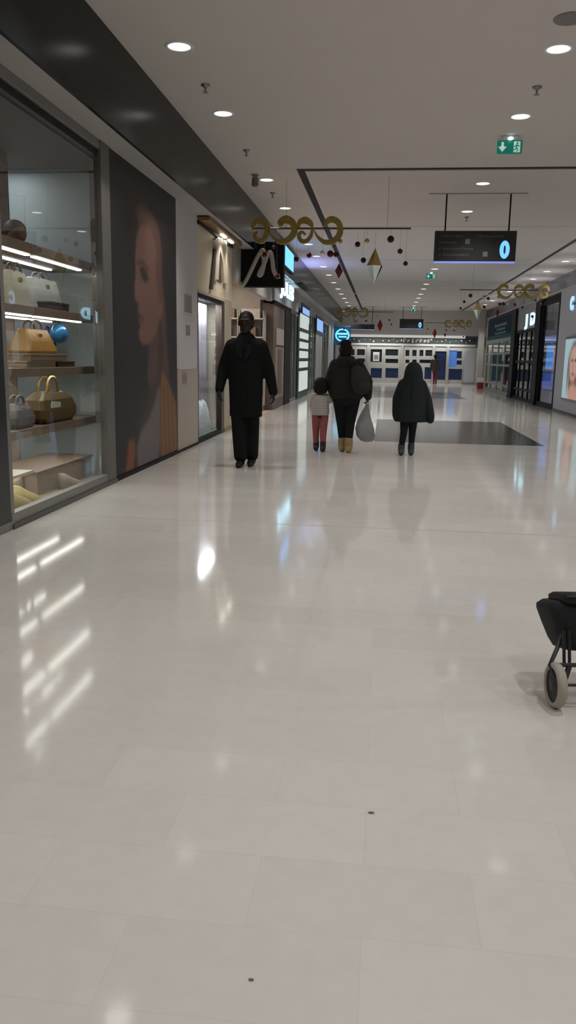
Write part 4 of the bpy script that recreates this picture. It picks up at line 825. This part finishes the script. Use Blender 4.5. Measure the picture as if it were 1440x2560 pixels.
M_COATB = mat('black_wool_coat', (.007,.008,.0085), .9, var=.2, scale=30, spec=.2); M_TROUB = mat('black_trousers', (.0085,.009,.0095), .9, var=.2, scale=30, spec=.2); M_HAIRB = mat('black_hair', (.007,.006,.006), .7, var=.3, scale=60, spec=.2); M_SHOEB = mat('black_shoe', (.006,.006,.006), .5, var=.1, spec=.3)
# ---- man in the long black coat, walking towards the camera
man = thing('person', 'man in a long black overcoat walking towards the camera beside the gold shop', 'person', (-1.53, 9.14, 0))
hc = (-.03, -.01, 1.622); sh = [(-.19,0,1.365),(.14,0,1.365)]
arms = [((-.29,.04,1.13),(-.325,-.04,.885),(-.06,-.15,-1),(1,-.2,0),(0,-1,.0)), ((.225,.05,1.12),(.29,.0,.86),(.1,-.1,-1),(-1,-.2,0),(0,-1,0))]
hips = [(-.12,0,.9),(.04,0,.9)]; knees = [(-.10,-.05,.5),(.045,.03,.5)]; anks = [(-.075,-.05,.075),(.035,.08,.09)]
bd = figure(man, -1, hc, 1.04, (-.03,.0,1.47), sh, arms, hips, knees, anks, 1.0, M_SKIN_D, .0065)
eyes(hc, 1.04, -1, bd, M_EYE)
b = MB(); b.ball((-.03,.02,1.668), .088, .106, .09); b.ball((-.03,.045,1.62), .088, .085, .085); remesh(b, 'hair', M_HAIRB, bd, .008, 3)
b = MB(); b.loft([b.ring((cx,.0,z), rx, ry, 24) for z, cx, rx, ry in ((.575,-.025,.19,.145),(.7,-.025,.19,.145),(.85,-.025,.195,.145),(1.02,-.03,.2,.14),(1.2,-.03,.22,.14),(1.33,-.028,.225,.13),(1.39,-.028,.205,.12),(1.43,-.03,.16,.11),(1.465,-.03,.105,.095),(1.51,-.03,.075,.08))])
for S, A in zip(sh, arms): b.cap(S, .082, A[0], .07); b.cap(A[0], .07, A[1], .052)
for x in (-1, 1): b.cap((-.03+x*.05,-.05,1.49), .03, (-.03+x*.02,-.115,1.36), .028)
coat = remesh(b, 'overcoat', M_COATB, man, .012, 4)
for x in (-1, 1): b = MB(); b.poly([(-.03+x*.008,-.152,1.2),(-.03+x*.03,-.135,1.40),(-.03+x*.095,-.118,1.38),(-.03+x*.075,-.142,1.28)], (0,.012,0)); b.build('lapel', mat('lapel_cloth', (.010,.011,.012), .8, spec=.2), coat, local=True)
for z in (1.12,.98,.84): b = MB(); b.ball((-.015,-.143,z), .011, .006, .011, 10, 6); b.build('button', M_SHOEB, coat, local=True)
b = MB()
for h, k, a in zip(hips, knees, anks): b.cap((h[0],h[1],.8), .095, k, .085); b.cap(k, .085, (a[0],a[1],.12), .078)
remesh(b, 'trousers', M_TROUB, man, .012, 4)
for a in anks:
    b = MB(); foot(b, a, -1, .24, .048); remesh(b, 'shoe', M_SHOEB, man, .008, 2)

# ---- woman seen from behind
M_JKT = mat('dark_olive_jacket', (.022,.021,.018), .85, var=.25, scale=10, spec=.2); M_LEG = mat('black_leggings', (.011,.012,.014), .8, var=.2, spec=.2); M_BOOT = mat('tan_boot', (.34,.24,.115), .7, var=.1); M_HAIRD = mat('dark_hair', (.012,.010,.009), .7, var=.3, scale=50, spec=.2)
wom = thing('person', 'woman in a dark olive jacket and tan boots walking away, holding a bag', 'person', (-.47, 10.88, 0))
hc = (-.04, .02, 1.33); sh = [(-.17,0,1.16),(.13,0,1.16)]
arms = [((-.235,.02,.96),(-.21,.07,.80),(-.1,.2,-1),(1,0,0),(0,1,0)), ((.255,-.0,.95),(.275,.04,.755),(.0,.1,-1),(-1,0,0),(0,1,0),1.0,.8)]
hips = [(-.10,0,.76),(.08,0,.76)]; knees = [(-.075,.05,.42),(.05,-.02,.42)]; anks = [(-.055,.06,.07),(.04,-.05,.075)]
bd = figure(wom, 1, hc, .98, (-.03,0,1.21), sh, arms, hips, knees, anks, .86, M_SKIN_D, .0065); eyes(hc, .92, 1, bd, M_EYE)
b = MB(); b.ball((-.04,-.0,1.365), .095, .105, .09); b.ball((-.04,-.035,1.33), .088, .075, .085); b.ball((-.045,-.03,1.445), .08, .07, .055); remesh(b, 'hair', M_HAIRD, bd, .008, 3)
b = MB(); b.loft([b.ring((cx,0,z), rx, ry, 24) for z, cx, rx, ry in ((.715,-.01,.205,.15),(.76,-.01,.225,.165),(.86,-.01,.235,.17),(1.0,-.02,.225,.165),(1.1,-.02,.215,.155),(1.18,-.025,.175,.14),(1.24,-.03,.13,.12),(1.285,-.035,.10,.10))])
for S, A in zip(sh, arms): b.cap(S, .085, A[0], .08); b.cap(A[0], .08, A[1], .055)
b.ball((-.03,-.1,1.2), .14, .07, .085)
jk = remesh(b, 'jacket', M_JKT, wom, .012, 4)
b = MB()
for h, k, a in zip(hips, knees, anks): b.cap(h, .108, k, .072); b.cap(k, .070, (a[0],a[1],.15), .047)
b.ball((-.01,-.02,.74), .185, .14, .12); remesh(b, 'leggings', M_LEG, wom, .012, 4)
for a in anks:
    b = MB(); b.cap((a[0],a[1],.06), .055, (a[0],a[1],.165), .058); foot(b, a, 1, .2, .05); remesh(b, 'ankle_boot', M_BOOT, wom, .008, 2)
t = thing('shoulder_bag', 'grey-green shoulder bag on the back of the woman in tan boots', 'bag', (-.47+.16, 10.65, .78)); X0, Y0 = -.47, 10.88
b = MB(); b.ball((X0+.165, Y0-.2, .98), .125, .06, .17); b.ball((X0+.19, Y0-.2, .89), .13, .065, .11); b.ball((X0+.12, Y0-.19, 1.08), .08, .045, .09)
remesh(b, 'pouch', mat('grey_green_cloth', (.032,.033,.030), .85, var=.2, scale=8, spec=.2), t, .015, 4, local=False)
b = MB(); b.tube(bez([(X0+.1,Y0-.17,1.13),(X0+.0,Y0-.16,1.22),(X0-.1,Y0-.1,1.275),(X0-.13,Y0,1.285)], 5), .014, 8); b.build('strap', M_BLACK, t, smooth=True)
t = thing('plastic_carrier_bag', 'grey translucent plastic bag hanging from the hand of the woman', 'bag', (X0+.26, Y0+.05, .14))
b = MB(); rg = []
for z, cx, rx, ry in ((.14,.285,.03,.03),(.155,.28,.085,.06),(.22,.26,.125,.085),(.32,.245,.125,.085),(.42,.24,.10,.065),(.52,.25,.065,.04),(.60,.262,.035,.022),(.655,.27,.018,.014)):
    rg.append([(X0+cx+rx*math.cos(a)*(1+.07*math.sin(5*a+z*9)), Y0+.06+ry*math.sin(a)*(1+.1*math.sin(3*a+z*14)), z) for a in [2*PI*i/28 for i in range(28)]])
b.loft(rg); b.build('sack', mat('plastic_grey', (.24,.255,.265), .4, var=.3, scale=12, alpha=.75), t, smooth=True)
for dx in (-.012, .012): b = MB(); b.tube([(X0+.27+dx,Y0+.06,.645),(X0+.272+dx*1.6,Y0+.06,.68),(X0+.275+dx*.4,Y0+.06,.705)], .006, 6); b.build('handle', MC['plastic_grey'], t, smooth=True)
# ---- small child holding her hand
kid = thing('person', 'small child with dark bob, cream striped top and red trousers', 'person', (-.83, 10.87, 0))
hc = (0,.01,.885); sh = [(-.085,0,.735),(.085,0,.735)]
arms = [((-.115,.03,.62),(-.10,.08,.53),(.1,.3,-1),(1,0,0),(0,1,0),1.0), ((.13,.03,.69),(.135,.06,.735),(.3,.1,1),(-1,0,0),(0,1,0),.8,.3)]
hips = [(-.055,0,.48),(.055,0,.48)]; knees = [(-.055,.05,.26),(.05,-.02,.26)]; anks = [(-.05,.07,.05),(.05,-.03,.05)]
bd = figure(kid, 1, hc, .83, (0,0,.765), sh, arms, hips, knees, anks, .56, M_SKIN_D, .005); eyes(hc, .83, 1, bd, M_EYE)
b = MB(); b.ball((0,-.012,.915), .098, .1, .085); b.ball((0,-.03,.86), .102, .08, .085); b.ball((0,-.035,.82), .092, .06, .05); remesh(b, 'bob_hair', M_HAIRD, bd, .007, 3)
def stripe_mat():
    mt = bpy.data.materials.new('cream_striped_knit'); mt.use_nodes = True; nt = mt.node_tree; tc = nt.nodes.new('ShaderNodeTexCoord'); wv = nt.nodes.new('ShaderNodeTexWave'); wv.bands_direction = 'Z'; wv.inputs['Scale'].default_value = 11; wv.inputs['Distortion'].default_value = 1.2
    r = nt.nodes.new('ShaderNodeValToRGB'); r.color_ramp.elements[0].position = .82; r.color_ramp.elements[0].color = (.50,.47,.43,1); r.color_ramp.elements[1].position = .95; r.color_ramp.elements[1].color = (.26,.25,.25,1)
    nt.links.new(tc.outputs['Object'], wv.inputs['Vector']); nt.links.new(wv.outputs['Fac'], r.inputs[0]); nt.links.new(r.outputs[0], nt.nodes['Principled BSDF'].inputs['Base Color']); nt.nodes['Principled BSDF'].inputs['Roughness'].default_value = .9; return mt
b = MB(); b.loft([b.ring((0,0,z), rx, ry, 20) for z, rx, ry in ((.49,.118,.09),(.54,.125,.095),(.63,.115,.09),(.7,.112,.085),(.75,.085,.07),(.775,.05,.05))])
for S, A in zip(sh, arms): b.cap(S, .05, A[0], .043); b.cap(A[0], .043, A[1], .034)
remesh(b, 'striped_top', stripe_mat(), kid, .009, 3)
b = MB()
for h, k, a in zip(hips, knees, anks): b.cap(h, .062, k, .048); b.cap(k, .048, (a[0],a[1],.10), .04)
remesh(b, 'trousers', mat('faded_red_trousers', (.30,.085,.09), .85, var=.1), kid, .009, 3)
for a in anks:
    b = MB(); b.cap((a[0],a[1],.05), .042, (a[0],a[1],.13), .042); foot(b, a, 1, .15, .04); remesh(b, 'boot', mat('dark_wine_boot', (.03,.014,.014), .6), kid, .008, 2)
# ---- girl in the hooded coat
girl = thing('person', 'girl in a dark navy hooded coat walking away, at the right', 'person', (.36, 10.72, 0))
hc = (.03,.03,1.075); sh = [(-.10,0,.93),(.14,0,.93)]
arms = [((-.165,.02,.74),(-.165,.03,.55),(.0,.1,-1),(1,0,0),(0,1,0),1.0), ((.225,.02,.73),(.27,.0,.53),(.05,.1,-1),(-1,0,0),(0,1,0),1.0,.8)]
hips = [(-.055,0,.55),(.055,0,.55)]; knees = [(-.062,-.06,.32),(.05,.04,.32)]; anks = [(-.085,-.02,.065),(.045,.03,.055)]
bd = figure(girl, 1, hc, .86, (.03,0,.95), sh, arms, hips, knees, anks, .66, M_SKIN, .0055); eyes(hc, .86, 1, bd, M_EYE)
M_NAVYC = mat('navy_hooded_coat', (.019,.023,.026), .85, var=.25, scale=9, spec=.2)
b = MB(); b.loft([b.ring((cx,cy,z), rx, ry, 24) for z, cx, cy, rx, ry in ((.445,.01,0,.205,.15),(.55,.01,0,.205,.15),(.7,.015,0,.195,.145),(.82,.02,0,.185,.135),(.92,.02,0,.165,.125),(.985,.025,-.01,.135,.12),(1.04,.03,-.005,.125,.125),(1.1,.03,.0,.118,.125),(1.16,.03,.005,.10,.11),(1.20,.03,.01,.07,.08),(1.225,.03,.01,.03,.04))])
for S, A in zip(sh, arms): b.cap(S, .07, A[0], .066); b.cap(A[0], .066, A[1], .062); b.cap(A[1], .062, (A[1][0]+.004, A[1][1], A[1][2]-.05), .055)
ct = remesh(b, 'hooded_coat', M_NAVYC, girl, .011, 4)
b = MB(); b.box(.018,.026,-.15,-.14,.5,.95); b.build('back_seam', mat('seam', (.012,.013,.016), .9), ct, local=True)
b = MB()
for h, k, a in zip(hips, knees, anks): b.cap(h, .07, k, .05); b.cap(k, .05, (a[0],a[1],.12), .038)
remesh(b, 'leggings', M_LEG, girl, .009, 3)
for a in anks:
    b = MB(); b.cap((a[0],a[1],.055), .044, (a[0],a[1],.14), .046); foot(b, a, 1, .17, .043); remesh(b, 'boot', mat('grey_boot', (.065,.065,.067), .7, spec=.2), girl, .008, 2)
t = thing('small_red_bag', 'small dark red bag in the right hand of the hooded girl', 'bag', (.36+.16, 10.72, .4))
b = MB(); b.loft([b.ring((.36+.17,10.76,z), rx, ry, 16) for z, rx, ry in ((.44,.05,.03),(.45,.075,.045),(.5,.08,.045),(.53,.06,.035))]); b.build('pouch', mat('dark_red_cloth', (.12,.03,.022), .7), t, smooth=True)
b = MB(); b.tube(bez([(.36+.13,10.76,.52),(.36+.2,10.76,.555),(.36+.262,10.76,.515)], 5), .007, 6); b.build('handle', MC['dark_red_cloth'], t, smooth=True)
# ---- distant person by the blue doorway
far = thing('person', 'distant person in a dark coat and magenta trousers by the blue doorway', 'person', (2.72, 43.6, 0))
hc = (-.03,0,1.44); sh = [(-.16,0,1.22),(.14,0,1.22)]; arms = [((-.22,.03,.98),(-.23,.02,.78),(0,.1,-1),(1,0,0),(0,1,0)), ((.2,.03,.98),(.21,.02,.78),(0,.1,-1),(-1,0,0),(0,1,0))]
hips = [(-.08,0,.78),(.08,0,.78)]; knees = [(-.06,.06,.44),(.06,-.03,.44)]; anks = [(-.05,.07,.07),(.05,-.06,.07)]
bd = figure(far, 1, hc, .92, (-.02,0,1.28), sh, arms, hips, knees, anks, .88, M_SKIN_D, .011)
b = MB(); b.ball((-.03,-.02,1.47), .09, .1, .09); b.ball((-.03,-.04,1.42), .085, .075, .09); remesh(b, 'hair', M_HAIRD, bd, .014, 2)
b = MB(); b.loft([b.ring((0,0,z), rx, ry, 18) for z, rx, ry in ((.62,.17,.13),(.9,.18,.14),(1.1,.19,.13),(1.22,.16,.11),(1.3,.08,.08))])
for S, A in zip(sh, arms): b.cap(S, .075, A[0], .065); b.cap(A[0], .065, A[1], .05)
remesh(b, 'coat', mat('dark_brown_coat', (.05,.035,.032), .85), far, .018, 3)
b = MB()
for h, k, a in zip(hips, knees, anks): b.cap(h, .09, k, .06); b.cap(k, .06, (a[0],a[1],.1), .045)
remesh(b, 'trousers', mat('magenta_trousers', (.15,.012,.05), .8), far, .018, 3)
for a in anks: b = MB(); foot(b, a, 1, .2, .045); remesh(b, 'shoe', M_SHOEB, far, .014, 2)

# ================================================================== SHOPPING TROLLEY at the right edge
TX, TY, TZ = .878, 2.9, .083
LEAN = math.radians(-14); dv = Vector((0, -math.sin(LEAN), math.cos(LEAN))); nv = Vector((0, math.cos(LEAN), math.sin(LEAN)))
T0 = Vector((TX, TY, TZ)); TP = lambda x, l, n=0.0: T0+Vector((x,0,0))+dv*l+nv*n
tr = thing('shopping_trolley', 'black two-wheeled shopping trolley at the right picture edge', 'trolley', (TX, TY, 0))
M_TUBE = mat('dark_tube', (.035,.037,.038), .35, .4, var=.05); M_TYRE = mat('cream_tyre', (.36,.33,.28), .7, var=.1); M_HUB = mat('dark_hub', (.03,.033,.032), .5, var=.15); M_NYL = mat('black_nylon', (.014,.0165,.0175), .75, var=.25, scale=7, spec=.3)
for sx in (-1, 1):
    n = 36; cx = TX+sx*.205; prof = [(.064,-.016),(.076,-.018),(.083,-.01),(.083,.01),(.076,.018),(.064,.016)]
    b = MB(); rings = []
    for i in range(n+1):
        a = 2*PI*i/n; rings.append([(cx+x, TY+r*math.cos(a), TZ+r*math.sin(a)) for r, x in prof])
    b.loft(rings, cap=False); wh = b.build('wheel', M_TYRE, tr, smooth=True); wh['label'] = 'cream rubber tyre'
    b = MB(); b.loft([[(cx+sx*x, TY+r*math.cos(2*PI*i/n), TZ+r*math.sin(2*PI*i/n)) for i in range(n)] for r, x in ((.064,-.012),(.064,.012),(.056,.006),(.03,.0),(.022,.014),(.012,.018))]); b.build('hub', M_HUB, wh, smooth=True)
    b = MB(); b.tube([TP(sx*.19,.0,.0), TP(sx*.222,.072,.01), TP(sx*.19,.125,.03), TP(sx*.15,.2,.06), TP(sx*.07,.34,.06), TP(sx*.06,.80,.04)], .0085, 10); b.build('side_tube', M_TUBE, tr, smooth=True)
    for xx in (.168, .148): b = MB(); b.tube([TP(sx*xx,.07,.012), TP(sx*xx,.2,.015)], .0065, 8); b.build('upright_tube', M_TUBE, tr)
    b = MB(); b.tube([TP(sx*.15,.065,.012), TP(sx*.178,.0,0)], .011, 8); b.build('brace', M_TUBE, tr)
b = MB(); b.tube([(TX-.21,TY,TZ),(TX+.21,TY,TZ)], .006, 8); b.build('axle', M_TUBE, tr)
b = MB(); b.tube([TP(-.222,.072,.01), TP(.222,.072,.01)], .0085, 8); b.build('cross_bar', M_TUBE, tr)
b = MB(); b.tube([TP(-.06,.80,.04), TP(-.04,.84,.03), TP(.04,.84,.03), TP(.06,.80,.04)], .012, 10); b.build('handle', M_TUBE, tr, smooth=True)
def brng(l, hw, d0, d1, k=.045):
    o = []
    for cx, cn, a0 in ((hw-k, d1-k, 0), (-hw+k, d1-k, PI/2), (-hw+k, d0+k, PI), (hw-k, d0+k, 1.5*PI)):
        for j in range(5): a = a0+j*PI/8; o.append(TP(cx+k*math.cos(a), l, cn+k*math.sin(a)))
    return o
b = MB(); b.loft([brng(l, hw, d0, d1, k) for l, hw, d0, d1, k in ((.118,.13,.06,.18,.05),(.128,.155,.04,.21,.05),(.16,.17,.03,.225,.05),(.22,.19,.02,.24,.05),(.272,.207,.015,.25,.055),(.29,.208,.02,.25,.06),(.306,.19,.03,.24,.07))])
bag = b.build('bag', M_NYL, tr, smooth=True)
b = MB(); b.loft([brng(l, hw, d0, d1, k) for l, hw, d0, d1, k in ((.295,.155,.005,.2,.03),(.305,.165,-.005,.21,.03),(.325,.165,-.005,.21,.03),(.335,.15,.0,.2,.03))]); b.build('flap', mat('flap_nylon', (.011,.0125,.0135), .6, spec=.3), bag, smooth=True)
b = MB(); b.tube([TP(-.16,.325,-.004), TP(.16,.325,-.004)], .004, 6); b.build('piping', M_TUBE, bag)
tr.rotation_euler.z = math.radians(8)
# ---- scraps on the floor
for px, py, sx, lb in ((928,2033,.009,'dark scuffed crumb on the near floor right of centre'), (628,2451,.006,'small dark crumb at the bottom of the picture')):
    p_ = FL(px, py); b = MB(); b.ball((p_.x, p_.y, .0025), sx, sx*.5, .0025, 10, 6); tag(b.build('floor_crumb', mat('crumb', (.2,.18,.16), .9), None, smooth=True), lb, 'crumb', 'crumbs on the floor')
